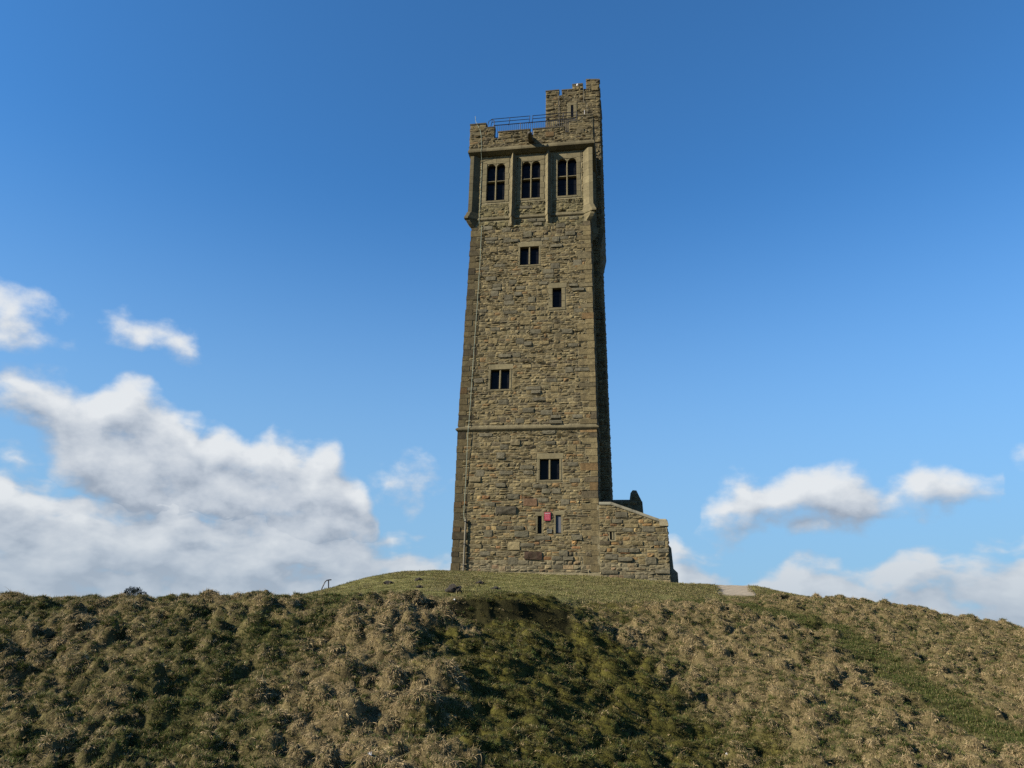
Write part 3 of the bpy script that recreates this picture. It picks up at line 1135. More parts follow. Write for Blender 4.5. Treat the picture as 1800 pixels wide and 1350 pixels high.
def pack(w, h, blocked, u0=0.0, h0=0.0, big=.5, seed=1):
    """Random coursed rubble: rectangles (u0,u1,h0,h1) that tile w x h where blocked(u,h) is false."""
    rnd = random.Random(seed)
    nu, nh = max(1, int(round(w / CU))), max(1, int(round(h / CH)))
    cu, ch = w / nu, h / nh
    occ = [[bool(blocked(u0 + (i + .5) * cu, h0 + (j + .5) * ch)) for i in range(nu)] for j in range(nh)]
    out = []

    def free(i, j, a, b):
        if i + a > nu or j + b > nh:
            return False
        return not any(occ[y][x] for y in range(j, j + b) for x in range(i, i + a))

    def take(i, j, a, b):
        for y in range(j, j + b):
            for x in range(i, i + a):
                occ[y][x] = True
        out.append((u0 + i * cu, u0 + (i + a) * cu, h0 + j * ch, h0 + (j + b) * ch))
    for _ in range(int(nu * nh / 78 * big)):            # jumpers: large squared blocks
        a, b = rnd.choice([(6, 4), (5, 4), (7, 4), (5, 5), (6, 3), (8, 3), (4, 4), (6, 5), (9, 3)])
        i, j = rnd.randrange(nu), rnd.randrange(nh)
        if free(i, j, a, b):
            take(i, j, a, b)
    j = 0
    while j < nh:                                       # the rest in rough courses
        hc = min(rnd.choice([2, 2, 2, 3, 3, 1]), nh - j)
        i = 0
        while i < nu:
            if all(occ[j + b][i] for b in range(hc)):
                i += 1
                continue
            want = rnd.choice([2, 3, 3, 4, 4, 5, 6])
            b0 = next(b for b in range(hc) if not occ[j + b][i])
            hb = 0
            while b0 + hb < hc and not occ[j + b0 + hb][i]:
                hb += 1
            a = 1
            while a < want and free(i, j + b0, a + 1, hb):
                a += 1
            if hb >= 2 and rnd.random() < .24:          # two thin ones instead of one
                take(i, j + b0, a, hb - 1)
                take(i, j + b0 + hb - 1, a, 1)
            else:
                take(i, j + b0, a, hb)
        j += hc
    return out


def stone_geo(rc, fn, proud, rough, square=False):
    """A rock faced block: rim sunk in the joint, bulging uneven face. fn maps (u,h,c)."""
    (u0, u1, h0, h1) = rc
    g = .014
    u0, u1, h0, h1 = u0 + g, u1 - g, h0 + g, h1 - g
    nx = 3 if u1 - u0 < .5 else 4
    ny = 2 if h1 - h0 < .14 else 3
    vs, fs = [], []
    jx, jy = .10 * (u1 - u0), .10 * (h1 - h0)
    tilt_u, tilt_h = random.uniform(-.3, .3) * proud, random.uniform(-.35, .35) * proud
    for j in range(ny + 1):
        for i in range(nx + 1):
            rim = i in (0, nx) or j in (0, ny)
            a, b = i / nx, j / ny
            if rim:
                u = u0 + (u1 - u0) * a + random.uniform(-.012, .012)
                h = h0 + (h1 - h0) * b + random.uniform(-.010, .010)
                c = proud * (random.uniform(.8, .95) if square else random.uniform(.25, .6))
                if (i in (0, nx)) and (j in (0, ny)):
                    c = proud * (random.uniform(.6, .85) if square else random.uniform(.0, .4))
            else:
                u = u0 + (u1 - u0) * a + random.uniform(-jx, jx)
                h = h0 + (h1 - h0) * b + random.uniform(-jy, jy)
                c = proud * random.uniform(1 - rough, 1 + rough)
            c += tilt_u * (a - .5) * 2 + tilt_h * (b - .5) * 2
            vs.append((u, h, max(c, .002)))
    W = nx + 1
    for j in range(ny):
        for i in range(nx):
            k = j * W + i
            fs.append((k, k + 1, k + W + 1, k + W))
    rim = [i for i in range(W)] + [j * W + nx for j in range(1, ny + 1)] + [ny * W + i for i in range(nx - 1, -1, -1)] + [j * W for j in range(ny - 1, 0, -1)]
    b0 = len(vs)
    for r in rim:
        u, h, c = vs[r]
        vs.append((u, h, -.05))
    n = len(rim)
    for k in range(n):
        a, b = rim[k], rim[(k + 1) % n]
        fs.append((b, a, b0 + k, b0 + (k + 1) % n))
    return [fn(*v) for v in vs], fs


candidates = []            # (visible area, rect, fn, zone): the largest become stones of their own
rest = MB()


def lay(rects, fn, zone, visible):
    for rc in rects:
        area = (rc[1] - rc[0]) * (rc[3] - rc[2])
        if visible:
            candidates.append((area, rc, fn, zone))
        else:
            v, f = stone_geo(rc, fn, random.uniform(.02, .06), .35)
            rest.add(v, f, tint_of((rc[0] + rc[1]) / 2, (rc[2] + rc[3]) / 2, zone))


def U(u, h):
    """Photo position across the face to face coordinate."""
    return u * HALF / hw(h)


# openings of the front: name, u0, u1, h0, h1, surround margins (side, top, bottom)
plain_windows = [(-.58, .58, 18.05, 19.28), (-2.14, -1.03, 10.15, 11.35), (.78, 1.86, 4.87, 6.03)]
slit_window = (1.43, 1.97, 15.13, 16.39)
loops = [(.70, .915, 1.98, 2.92), (1.67, 1.95, 1.98, 2.97)]
bays = [(-2.83, -1.65), (-.575, .605), (1.70, 2.89)]
BAY_H0, BAY_H1 = 22.72, 25.42
openings = []              # in face coordinates
for (a, b, c, d) in plain_windows + [slit_window] + loops:
    openings.append((U(a, c), U(b, c), c, d))
for (a, b) in bays:
    openings.append((U(a, 23), U(b, 23), BAY_H0, BAY_H1))
dressed = [(a - .13, b + (.13), c - .13, d + .34) for (a, b, c, d) in openings[:3]]
dressed += [(openings[3][0] - .26, openings[3][1] + .24, openings[3][2] - .2, openings[3][3] + .34)]
dressed += [(a - .12, b + .12, c - .12, d + .22) for (a, b, c, d) in openings[4:6]]
dressed += [(a - .30, b + .30, c - .22, d + .42) for (a, b, c, d) in openings[6:]]


# blocks of the front that stand out: sooty and rust coloured ones
landmarks = [(U(-.01, 1), U(.95, 1), .62, 1.05, (.040, .024, .016), .10), (U(-1.62, 3), U(-.47, 3), 3.02, 3.44, (.060, .052, .036), .12), (U(-.11, 3), U(.66, 3), 3.45, 3.88, (.105, .062, .034), .05),
             (U(-.93, 1), U(-.24, 1), 1.12, 1.58, (.160, .128, .066), .06), (U(-.56, 2), U(.22, 2), 1.80, 2.12, (.085, .077, .050), .07)]


def front_blocked(u, h):
    for q in landmarks:
        if q[0] < u < q[1] and q[2] < h < q[3]:
            return True
    if 7.66 < h < 7.98 or 21.24 < h < 21.54:
        return True
    for (a, b, c, d) in dressed:
        if a < u < b and c < h < d:
            return True
    if h > 20.82:
        for p in (-1.12, 1.12):
            if abs(u - U(p, 23)) < .24:
                return True
        if abs(u) > U(3.30, 23):
            return True
    return False


# quoins at the front corners: long and short blocks in turn
quoin_list = []


def quoins(sx, sy, h_top, keep):
    """Corner blocks. sx, sy = -1/+1 pick the corner (sy = -1 is the front)."""
    h = .02
    i = 0
    while h < h_top - .12:
        hh = random.uniform(.26, .46)
        if h + hh > h_top:
            hh = h_top - h
        if 7.62 < h + hh < 7.98:
            hh = max(7.66 - h, .12)
        la, lb = (random.uniform(.62, .92), random.uniform(.30, .42)) if i % 2 else (random.uniform(.30, .44), random.uniform(.6, .85))
        if not (7.64 < h < 7.96):
            mb = MB()
            p = random.uniform(.015, .045)
            pts = []
            for z in (h + .012, h + hh - .012):
                w = hw(z)
                for (a, b) in ((1, 1), (1, 0), (0, 0), (0, 1)):      # (outer or inner along x, along y)
                    x = sx * (w + p if a else w - la)
                    y = HALF + sy * (w + p if b else w - lb)
                    pts.append((x + random.uniform(-.012, .012), y + random.uniform(-.012, .012), z))
            # worn middle: bulge on the two outer faces
            fs = [(3, 2, 1, 0), (4, 5, 6, 7), (0, 1, 5, 4), (1, 2, 6, 5), (2, 3, 7, 6), (3, 0, 4, 7)]
            t = tint_of(0, h, 'quoin')
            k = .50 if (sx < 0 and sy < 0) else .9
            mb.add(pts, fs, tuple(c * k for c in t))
            if keep:
                quoin_list.append(mb)
            else:
                rest.add(pts, fs, t)
            quoin_zone.append((sx, sy, h, h + hh, la, lb))
        h += hh if not (7.64 < h < 7.96) else .32
        i += 1


quoin_zone = []
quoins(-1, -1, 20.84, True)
quoins(1, -1, 20.84, True)
quoins(1, 1, 20.84, False)
quoins(-1, 1, 20.84, False)


def quoin_block(k):
    # corners of face k at its low and high u end, and which length lies in this face
    ends = {0: ((-1, -1, 0), (1, -1, 0)), 1: ((1, -1, 1), (1, 1, 1)), 2: ((1, 1, 0), (-1, 1, 0)), 3: ((-1, 1, 1), (-1, -1, 1))}[k]
    zones = []
    for e, (sx, sy, which) in enumerate(ends):
        for q in quoin_zone:
            if q[0] == sx and q[1] == sy:
                zones.append((e, q[2], q[3], q[4 + which]))

    def f(u, h):
        for (e, a, b, ln) in zones:
            if a <= h < b:
                d = (u + HALF) if e == 0 else (HALF - u)
                if d < ln * HALF / hw(h):
                    return True
        return False
    return f


qb0 = quoin_block(0)
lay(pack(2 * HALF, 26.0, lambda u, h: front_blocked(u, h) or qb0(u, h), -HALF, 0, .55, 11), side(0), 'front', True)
qb1 = quoin_block(1)


def right_blocked(u, h):
    if 7.66 < h < 7.98 or 21.24 < h < 21.54 or (h > 20.82 and abs(u) > 3.3):
        return True
    y = HALF + u * hw(h) / HALF
    return qb1(u, h) or y > TUR_Y0 - .02


lay(pack(2 * HALF, 26.0, right_blocked, -HALF, 0, .5, 12), side(1), 'side', False)
plain_block = lambda q: (lambda u, h: q(u, h) or 7.66 < h < 7.98 or 21.24 < h < 21.54)
lay(pack(2 * HALF, 26.0, plain_block(quoin_block(2)), -HALF, 0, .5, 13), side(2), 'side', False)
lay(pack(2 * HALF, 26.0, plain_block(quoin_block(3)), -HALF, 0, .5, 14), side(3), 'side', False)

# mortar bed: the wall itself, with real holes for the openings
wall = MB()
MORTAR = (.176, .148, .086)


def sheet(mb, fn, u0, u1, h0, h1, holes, c=0.0, extra_h=(), tint=MORTAR):
    us = sorted({u0, u1, *[x for q in holes for x in q[:2] if u0 < x < u1]})
    hs = sorted({h0, h1, *[x for q in holes for x in q[2:] if h0 < x < h1], *[e for e in extra_h if h0 < e < h1]})
    for i in range(len(us) - 1):
        for j in range(len(hs) - 1):
            um, hm = (us[i] + us[i + 1]) / 2, (hs[j] + hs[j + 1]) / 2
            if any(q[0] < um < q[1] and q[2] < hm < q[3] for q in holes):
                continue
            mb.add([fn(us[i], hs[j], c), fn(us[i + 1], hs[j], c), fn(us[i + 1], hs[j + 1], c), fn(us[i], hs[j + 1], c)], [(0, 1, 2, 3)], tint)


BREAKS = (7.8, 22.3)
for k in range(4):
    sheet(wall, side(k), -HALF, HALF, -.8, 26.4, openings if k == 0 else [], 0, BREAKS)
wall_o = wall.build('wall', M_MORTAR, tower, fix=False)


# windows ---------------------------------------------------------------
def dtint(k=1.0):
    q = random.uniform(.88, 1.10) * k
    return (.140 * q, .117 * q, .065 * q)


def reveal(mb, fn, a, b, c, d, depth, t):
    """The four cheeks of an opening."""
    P = lambda u, h, z: fn(u, h, z)
    for q in ([(a, c), (a, d)], [(a, d), (b, d)], [(b, d), (b, c)], [(b, c), (a, c)]):
        (x0, y0), (x1, y1) = q
        mb.add([P(x0, y0, .0), P(x1, y1, .0), P(x1, y1, -depth), P(x0, y0, -depth)], [(0, 1, 2, 3)], t)


S0 = side(0)


def plain_window(op, mullion=True, sidew=(.12, .12), lint=.32, sill=.10, name='window'):
    a, b, c, d = op
    dep = .24
    mb = MB()
    reveal(mb, S0, a, b, c, d, dep + .04, dtint(.9))
    for (x0, x1) in ((a - sidew[0], a - .002), (b + .002, b + sidew[1])):
        y = c
        n = max(1, int(round((d - c) / .5)))
        for i in range(n):
            mb.box((x0, c + (d - c) * i / n + .006, -.04), (x1, c + (d - c) * (i + 1) / n - .006, .022), dtint(), S0, .003, .008)
    w = mb.build(name, M_DRESSED, tower)
    lb = MB()
    lb.box((a - sidew[0] - .02, d + .004, -.04), (b + sidew[1] + .10, d + lint, .030), dtint(1.0), S0, .004, .010)
    lb.build('lintel', M_DRESSED, w)
    sb = MB()
    ring = [S0(a - sidew[0], c - sill, .035), S0(a - sidew[0], c - .025, .045), S0(a - sidew[0], c + .06, -dep), S0(a - sidew[0], c - sill, -dep)]
    ring2 = [S0(b + sidew[1], c - sill, .035), S0(b + sidew[1], c - .025, .045), S0(b + sidew[1], c + .06, -dep), S0(b + sidew[1], c - sill, -dep)]
    sb.loft([ring, ring2], dtint(.95))
    sb.build('sill', M_DRESSED, w)
    m = (a + b) / 2
    spans = [(a, m - .045), (m + .045, b)] if mullion else [(a, b)]
    if mullion:
        ml = MB()
        ml.loft([[S0(m - .05, y, -.06), S0(m - .028, y, -.015), S0(m + .028, y, -.015), S0(m + .05, y, -.06), S0(m + .05, y, -dep), S0(m - .05, y, -dep)] for y in (c + .045, d)], dtint(1.05))
        ml.build('mullion', M_DRESSED, w)
    for (x0, x1) in spans:
        pb = MB()
        pb.add([S0(x0 - .005, c, -dep), S0(x1 + .005, c, -dep), S0(x1 + .005, d, -dep), S0(x0 - .005, d, -dep)], [(0, 1, 2, 3)], (.01, .01, .014))
        for y in np.linspace(c, d, 4)[1:-1]:
            pb.box((x0, y - .008, -dep), (x1, y + .008, -dep + .012), (.01, .01, .01), S0)
        pb.build('pane', M_GLASS, w)
    return w


for i in range(3):
    plain_window(openings[i])
plain_window(openings[3], False, (.25, .23), .33, .16)
plain_window(openings[4], False, (.11, .11), .20, .10)
# the second loop beside it is blocked with a grey board
bw = plain_window(openings[5], False, (.11, .11), .20, .10)
bp_ = MB()
a, b, c, d = openings[5]
bp_.box((a + .01, c + .07, -.20), (b - .01, d - .01, -.07), (.06, .062, .068), S0)
bp_.build('blocking_board', plain_mat('slate_grey_board', (.060, .062, .070), .7), bw)


def bay_window(op):
    a, b, c, d = op
    dep = .26
    mb = MB()
    reveal(mb, S0, a, b, c, d, dep + .04, dtint(.9))
    for (x0, x1) in ((a - .29, a - .002), (b + .002, b + .29)):
        n = 7
        for i in range(n):
            e = random.uniform(-.06, .0) if i % 2 else 0
            q0, q1 = (x0 - e, x1) if x0 < a else (x0, x1 + e)
            mb.box((q0, c - .15 + (d + .05 - c + .15) * i / n + .004, -.04), (q1, c - .15 + (d + .05 - c + .15) * (i + 1) / n - .004, .024), dtint(.95), S0, .003, .008)
    w = mb.build('window', M_DRESSED, tower)
    lb = MB()
    mu = (a + b) / 2
    lb.box((a - .29, d + .056, -.04), (mu - .003, d + .40, .026), dtint(.95), S0, .003, .008)
    lb.box((mu + .003, d + .056, -.04), (b + .29, d + .40, .026), dtint(.95), S0, .003, .008)
    lb.box((a - .0, d - .004, -.10), (b + .0, d + .055, .020), dtint(1.1), S0)
    lb.build('lintel', M_DRESSED, w)
    # tracery head with two round arches
    m = (a + b) / 2
    tb = MB()
    for (x0, x1) in ((a + .005, m - .04), (m + .04, b - .005)):
        r = (x1 - x0) / 2
        cx = (x0 + x1) / 2
        sp = d - r * 1.02
        arc = [(cx + r * math.copysign(abs(math.cos(t)) ** .85, math.cos(t)), sp + r * .92 * math.sin(t) ** .85 if 0 < t < math.pi - 1e-6 else sp) for t in np.linspace(math.pi, 0, 11)]
        top = [(x0 + (x1 - x0) * i / 10, d - .002) for i in range(11)]
        for i in range(10):
            for (z0, z1) in ((-.012, -.20),):
                q = [S0(*arc[i], z0), S0(*arc[i + 1], z0), S0(*top[i + 1], z0), S0(*top[i], z0)]
                tb.add(q, [(0, 1, 2, 3)], dtint(1.05))
                q = [S0(*arc[i], z0), S0(*arc[i + 1], z0), S0(*arc[i + 1], z1), S0(*arc[i], z1)]
                tb.add(q, [(3, 2, 1, 0)], dtint(.95))
    tb.build('tracery', M_DRESSED, w)
    ml = MB()
    ml.loft([[S0(m - .045, y, -.07), S0(m - .02, y, -.02), S0(m + .02, y, -.02), S0(m + .045, y, -.07), S0(m + .045, y, -dep), S0(m - .045, y, -dep)] for y in (c + .04, d - .003)], dtint(1.3))
    ml.build('mullion', M_DRESSED, w)
    tr = MB()
    y = c + (d - c) * .53
    for (x0, x1) in ((a, m - .046), (m + .046, b)):
        tr.box((x0, y - .032, -dep), (x1, y + .032, -.06), dtint(1.1), S0, 0, .015)
    tr.build('transom', M_DRESSED, w)
    sb = MB()
    A_ = [S0(a - .02, c - .14, .03), S0(a - .02, c - .03, .045), S0(a - .02, c + .08, -dep), S0(a - .02, c - .14, -dep)]
    B_ = [S0(b + .02, c - .14, .03), S0(b + .02, c - .03, .045), S0(b + .02, c + .08, -dep), S0(b + .02, c - .14, -dep)]
    sb.loft([A_, B_], dtint(1.0))
    sb.build('sill', M_DRESSED, w)
    for (x0, x1) in ((a, m - .05), (m + .05, b)):
        for (h0, h1) in ((c, y - .03), (y + .03, d)):
            pb = MB()
            pb.add([S0(x0, h0, -dep), S0(x1, h0, -dep), S0(x1, h1, -dep), S0(x0, h1, -dep)], [(0, 1, 2, 3)], (.01, .01, .014))
            for yy in np.linspace(h0, h1, 4)[1:-1]:
                pb.box((x0, yy - .008, -dep), (x1, yy + .008, -dep + .012), (.01, .01, .01), S0)
            pb.build('pane', M_GLASS, w)


for q in openings[6:]:
    bay_window(q)


# string courses, cornice ------------------------------------------------
def ring_course(name, prof, label=None, wfn=None, tint=None):
    """Moulding of profile (c, h) run right round the tower in blocks with fine joints."""
    mb = MB()
    for k in range(4):
        S = side(k)
        n = 7
        for i in range(n):
            ends = []
            for e, t in ((i / n, 1), ((i + 1) / n, -1)):
                ring = []
                for (c, h) in prof:
                    w = hw(h)
                    full = (w + c) * HALF / w
                    u = -full + 2 * full * e + (0.004 * t if 0 < e < 1 else 0)
                    ring.append(S(u, h, c))
                ends.append(ring)
            mb.loft(ends, tint or dtint(random.uniform(.62, .82)))
    return mb.build(name, M_DRESSED, tower)


ring_course('string_course', [(-.03, 7.68), (.06, 7.68), (.13, 7.76), (.13, 7.82), (-.03, 7.96)])
ring_course('sill_band', [(-.03, 21.26), (.05, 21.28), (.09, 21.34), (.03, 21.52), (-.03, 21.52)])
ring_course('cornice', [(-.03, 25.94), (.12, 25.96), (.40, 26.12), (.41, 26.22), (.34, 26.42), (-.03, 26.42)])


# pilasters ----------------------------------------------------------------
def pilaster(k, u, half, proud):
    """Triangular shaft on face k, flared at the foot, standing on a corbel."""
    S = side(k)
    u = U(u, 23)

    def sect(h, hf, pr):
        return [S(u - hf, h, -.02), S(u - hf, h, .006), S(u, h, pr), S(u + hf, h, .006), S(u + hf, h, -.02)]
    mb = MB()
    hs = list(np.linspace(21.88, 25.93, 11))
    for i in range(10):
        t = dtint(random.uniform(.85, 1.12))
        mb.loft([sect(hs[i] + .006, half, proud), sect(hs[i] + .03, half + .004, proud + .012), sect(hs[i + 1] - .03, half + .004, proud + .012), sect(hs[i + 1] - .006, half, proud)], t)
        mb.loft([sect(hs[i] - .008, half - .01, proud - .02), sect(hs[i] + .008, half - .01, proud - .02)], t)
    o = mb.build('pilaster', M_DRESSED, tower)
    fb = MB()
    fb.loft([sect(21.88, half, proud), sect(21.60, half + .05, proud + .07), sect(21.42, half + .06, proud + .10), sect(21.32, half + .06, proud + .10)], dtint(.95))
    fb.build('base', M_DRESSED, o)
    cb = MB()
    cb.loft([sect(21.318, half + .02, proud + .05), sect(21.12, half - .01, proud - .02), sect(20.92, half - .05, proud * .45), sect(20.86, half - .10, .03)], dtint(1.05))
    cb.build('corbel', M_DRESSED, o)


for k in (0, 1, 2, 3):
    for u in (-1.12, 1.12):
        if k == 1 and u > 0 or k == 2 and u < 0:
            continue
        pilaster(k, u, .17, .33)


def corner_shaft(sx, sy):
    """Corner pilaster: flat outer faces, chamfered back to the wall on both sides."""
    def sect(h, p, inn):
        w = hw(h)
        out = w + p
        flat = out - .24
        pts = [(out, out), (flat, out), (w - inn, w + .004), (w - inn, w - .15), (w - .15, w - inn), (w + .004, w - inn), (out, flat)]
        return [(sx * x, HALF + sy * y, h) for x, y in pts]
    mb = MB()
    hs = list(np.linspace(21.88, 25.93, 9))
    for i in range(8):
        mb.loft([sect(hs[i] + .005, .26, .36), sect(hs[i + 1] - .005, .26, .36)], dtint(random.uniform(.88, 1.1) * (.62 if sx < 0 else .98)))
        mb.loft([sect(hs[i] - .008, .245, .35), sect(hs[i] + .008, .245, .35)], dtint(.8))
    o = mb.build('corner_shaft', M_DRESSED, tower)
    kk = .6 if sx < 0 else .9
    fb = MB()
    fb.loft([sect(21.88, .26, .36), sect(21.76, .32, .39), sect(21.60, .36, .42), sect(21.42, .43, .46), sect(21.32, .43, .46)], dtint(.95 * kk))
    fb.build('base', M_DRESSED, o)
    cb = MB()
    cb.loft([sect(21.318, .34, .40), sect(21.18, .31, .36), sect(21.02, .20, .26), sect(20.86, .05, .12)], dtint(1.0 * kk))
    cb.build('corbel', M_DRESSED, o)


for sx in (-1, 1):
    for sy in (-1, 1):
        if (sx, sy) != (1, 1):
            corner_shaft(sx, sy)

# parapet ---------------------------------------------------------------------
PC = .33                    # parapet face stands this far out from the wall
PH = 3.64 + PC
prof = [(-PH, -2.95, 28.40), (-2.95, -2.40, 28.06), (-2.40, -2.10, 27.22), (-2.10, -.07, 27.66), (-.07, .16, 27.20), (.16, 2.15, 27.66), (2.15, 2.45, 27.22), (2.45, 3.04, 28.02), (3.04, PH, 28.40)]


def pface(k):
    def f(u, h, c):
        r = PH + c
        return ((u, HALF - r, h), (r, HALF + u, h), (-u, HALF + r, h), (-r, HALF - u, h))[k]
    return f


par = MB()
for k in range(4):
    S = pface(k)
    for n_, (a, b, t) in enumerate(prof):
        t -= .14
        lo = 26.4
        aa, bb = a, b
        if k in (1, 3):     # butt against the front and back walls
            aa, bb = max(a, -PH + .42), min(b, PH - .42)
        if bb <= aa:
            continue
        par.box((aa, lo, -.42), (bb, t, 0), MORTAR, S)


def pblocked(u, h):
    for (a, b, t) in prof:
        if a <= u < b:
            return h > t - .13
    return True


par.build('parapet', M_MORTAR, tower)
for k in range(4):
    lay(pack(2 * PH, 2.0, pblocked, -PH, 26.42, .45, 20 + k), pface(k), 'parapet', k == 0)


def coping(a, b, t, k, dark):
    S = pface(k)
    cb = MB()
    e0, e1 = a - (.03 if a > -PH + .1 else .035), b + (.03 if b < PH - .1 else .035)
    hi = t + .03
    rg = lambda u: [S(u, t - .138, .035), S(u, t - .07, .045), S(u, hi, -.14), S(u, hi, -.26), S(u, t - .07, -.46), S(u, t - .138, -.44)]
    if t > 28.2:            # corner merlons slope on their ends as well
        if a < 0:
            rings = [rg(e0), rg(e1 - .12), [S(e1, *q) for q in ((t - .138, .035), (t - .07, .045), (t - .02, -.14), (t - .02, -.26), (t - .07, -.46), (t - .138, -.44))]]
            s0 = [S(e0, t - .138, .035), S(e0, t - .07, .045), S(e0 + .10, hi, -.14), S(e0 + .10, hi, -.26), S(e0, t - .07, -.46), S(e0, t - .138, -.44)]
            rings[0] = s0
        else:
            s1 = [S(e1, t - .138, .035), S(e1, t - .07, .045), S(e1 - .10, hi, -.14), S(e1 - .10, hi, -.26), S(e1, t - .07, -.46), S(e1, t - .138, -.44)]
            rings = [[S(e0, *q) for q in ((t - .138, .035), (t - .07, .045), (t - .02, -.14), (t - .02, -.26), (t - .07, -.46), (t - .138, -.44))], rg(e0 + .12), s1]
    else:
        n = max(1, int(round((b - a) / .8)))
        rings = None
        for i in range(n):
            x0, x1 = e0 + (e1 - e0) * i / n + (.004 if i else 0), e0 + (e1 - e0) * (i + 1) / n - (.004 if i < n - 1 else 0)
            cb.loft([rg(x0), rg(x1)], dark)
    if rings:
        cb.loft(rings, dark)
    cb.build('coping', M_DRESSED, tower)


for k in range(4):
    for (a, b, t) in prof:
        if b - a < .4:
            continue
        if k in (1, 3):
            if abs(a + PH) < .01 or abs(b - PH) < .01:
                a, b = max(a, -PH + .5), min(b, PH - .5)
        q = random.uniform(.20, .30)
        coping(a, b, t, k, (.24 * q, .21 * q, .15 * q))
roof = MB()
roof.add([(-3.6, .32, 26.45), (3.6, .32, 26.45), (3.6, 7.5, 26.45), (-3.6, 7.5, 26.45)], [(0, 1, 2, 3)], (.1, .1, .1))
roof.build('roof', M_LEAD, tower)

# gargoyle under the middle crenel
gb = MB()


def gsec(c, h, w, t, drop=0):
    S = pface(0)
    return [S(.04 - w, h - t, c), S(.04 + w, h - t, c), S(.04 + w * 1.05, h, c), S(.04 + w * .6, h + t, c), S(.04 - w * .6, h + t, c), S(.04 - w * 1.05, h, c)]


gt = (.085, .072, .052)
gb.loft([gsec(-.10, 26.76, .17, .20), gsec(.12, 26.74, .18, .20), gsec(.34, 26.60, .16, .17), gsec(.52, 26.55, .12, .13), gsec(.62, 26.57, .14, .15), gsec(.78, 26.60, .15, .16), gsec(.90, 26.60, .12, .12), gsec(1.02, 26.55, .08, .07)], gt)
gg = gb.build('gargoyle', M_DRESSED, tower, True)
for s in (-1, 1):
    eb = MB()
    S = pface(0)
    eb.loft([[S(.04 + s * .07, 26.70, .66), S(.04 + s * .15, 26.70, .66), S(.04 + s * .15, 26.70, .74), S(.04 + s * .07, 26.70, .74)], [S(.04 + s * .12, 26.88, .62), S(.04 + s * .15, 26.88, .62), S(.04 + s * .15, 26.88, .65), S(.04 + s * .12, 26.88, .65)]], gt)
    eb.build('ear', M_DRESSED, gg)

# stair turret --------------------------------------------------------------------
tur = MB()
TX1 = xr(30)
hs = [-.8, 0, 7.8, 15, 20.9, 21.7, 22.1, 26, 32.95]
for i in range(len(hs) - 1):
    a, b = hs[i], hs[i + 1]
    x0 = TUR_X0 if a >= 26 else None
    pa, pb = xr(max(a, 0)), xr(max(b, 0))
    tur.add([(pa, TUR_Y0, a), (pa, TUR_Y1, a), (pb, TUR_Y1, b), (pb, TUR_Y0, b)], [(0, 1, 2, 3)], MORTAR)
    tur.add([((hw(a) - .1) if a < 26 else TUR_X0, TUR_Y0, a), (pa, TUR_Y0, a), (pb, TUR_Y0, b), ((hw(b) - .1) if a < 26 else TUR_X0, TUR_Y0, b)], [(0, 1, 2, 3)], MORTAR)
    tur.add([((hw(a) - .1) if a < 26 else TUR_X0, TUR_Y1, a), (pa, TUR_Y1, a), (pb, TUR_Y1, b), ((hw(b) - .1) if a < 26 else TUR_X0, TUR_Y1, b)], [(3, 2, 1, 0)], MORTAR)
tur.add([(TUR_X0, TUR_Y0, 26), (TUR_X0, TUR_Y1, 26), (TUR_X0, TUR_Y1, 32.95), (TUR_X0, TUR_Y0, 32.95)], [(3, 2, 1, 0)], MORTAR)
tur.add([(TUR_X0, TUR_Y0, 32.6), (TX1, TUR_Y0, 32.6), (TX1, TUR_Y1, 32.6), (TUR_X0, TUR_Y1, 32.6)], [(0, 1, 2, 3)], MORTAR)
turret = tur.build('stair_turret', M_MORTAR, tower, fix=False)
slit_t = (2.30, 2.48, 31.14, 32.05)
tprof = [(TUR_X0, 1.44, 33.54), (1.44, 1.66, 33.10), (1.66, 2.41, 33.50), (2.41, 3.12, 33.90), (3.12, 3.38, 33.48), (3.38, TX1, 34.22)]


def tblocked(u, h):
    if slit_t[0] - .24 < u < slit_t[1] + .24 and slit_t[2] - .15 < h < slit_t[3] + .22:
        return True
    for (a, b, t) in tprof:
        if a <= u < b:
            return h > t - .12
    return True


tf = lambda u, h, c: (u, TUR_Y0 - c, h)
lay(pack(TX1 - TUR_X0, 8.0, tblocked, TUR_X0, 26.2, .5, 31), tf, 'parapet', True)
tr_f = lambda u, h, c: (xr(h) + c, u, h)
rdepth = TUR_Y1 - TUR_Y0
lay(pack(rdepth, 33.7, lambda u, h: (h > 33.3 and 4.9 < u < 5.3) or (h > 33.3 and 6.2 < u < 6.6), TUR_Y0, 0, .5, 32), tr_f, 'side', False)
lay(pack(.64, 26, lambda u, h: hw(h) + u > xr(h) - .02, 0, 0, .3, 33), lambda u, h, c: (hw(h) + .02 + u, TUR_Y0 - c, h), 'side', False)
for (a, b, t) in tprof:
    mb = MB()
    mb.box((a, TUR_Y0 + .002, 32.952), (b, TUR_Y0 + .36, t - .12), MORTAR)
    mb.build('merlon', M_MORTAR, turret)
    cb = MB()
    q = random.uniform(.32, .45)
    if b - a > .3:
        e = .025
        rg = lambda x: [(x, TUR_Y0 - .04, t - .118), (x, TUR_Y0 - .045, t - .05), (x, TUR_Y0 + .12, t + .03), (x, TUR_Y0 + .26, t + .03), (x, TUR_Y0 + .40, t - .05), (x, TUR_Y0 + .40, t - .118)]
        lo_, hi_ = rg(a - e), rg(b + e)
        if a == TUR_X0:
            lo_ = [(x + (.18 if i in (2, 3) else 0), y, z) for i, (x, y, z) in enumerate(lo_)]
        if t > 34:
            hi_ = [(x - (.28 if i in (2, 3) else 0) + .02, y, z - (.0 if i in (2, 3) else .12)) for i, (x, y, z) in enumerate(hi_)]
        cb.loft([lo_, hi_], (.24 * q, .21 * q, .15 * q))
        cb.build('coping', M_DRESSED, turret)
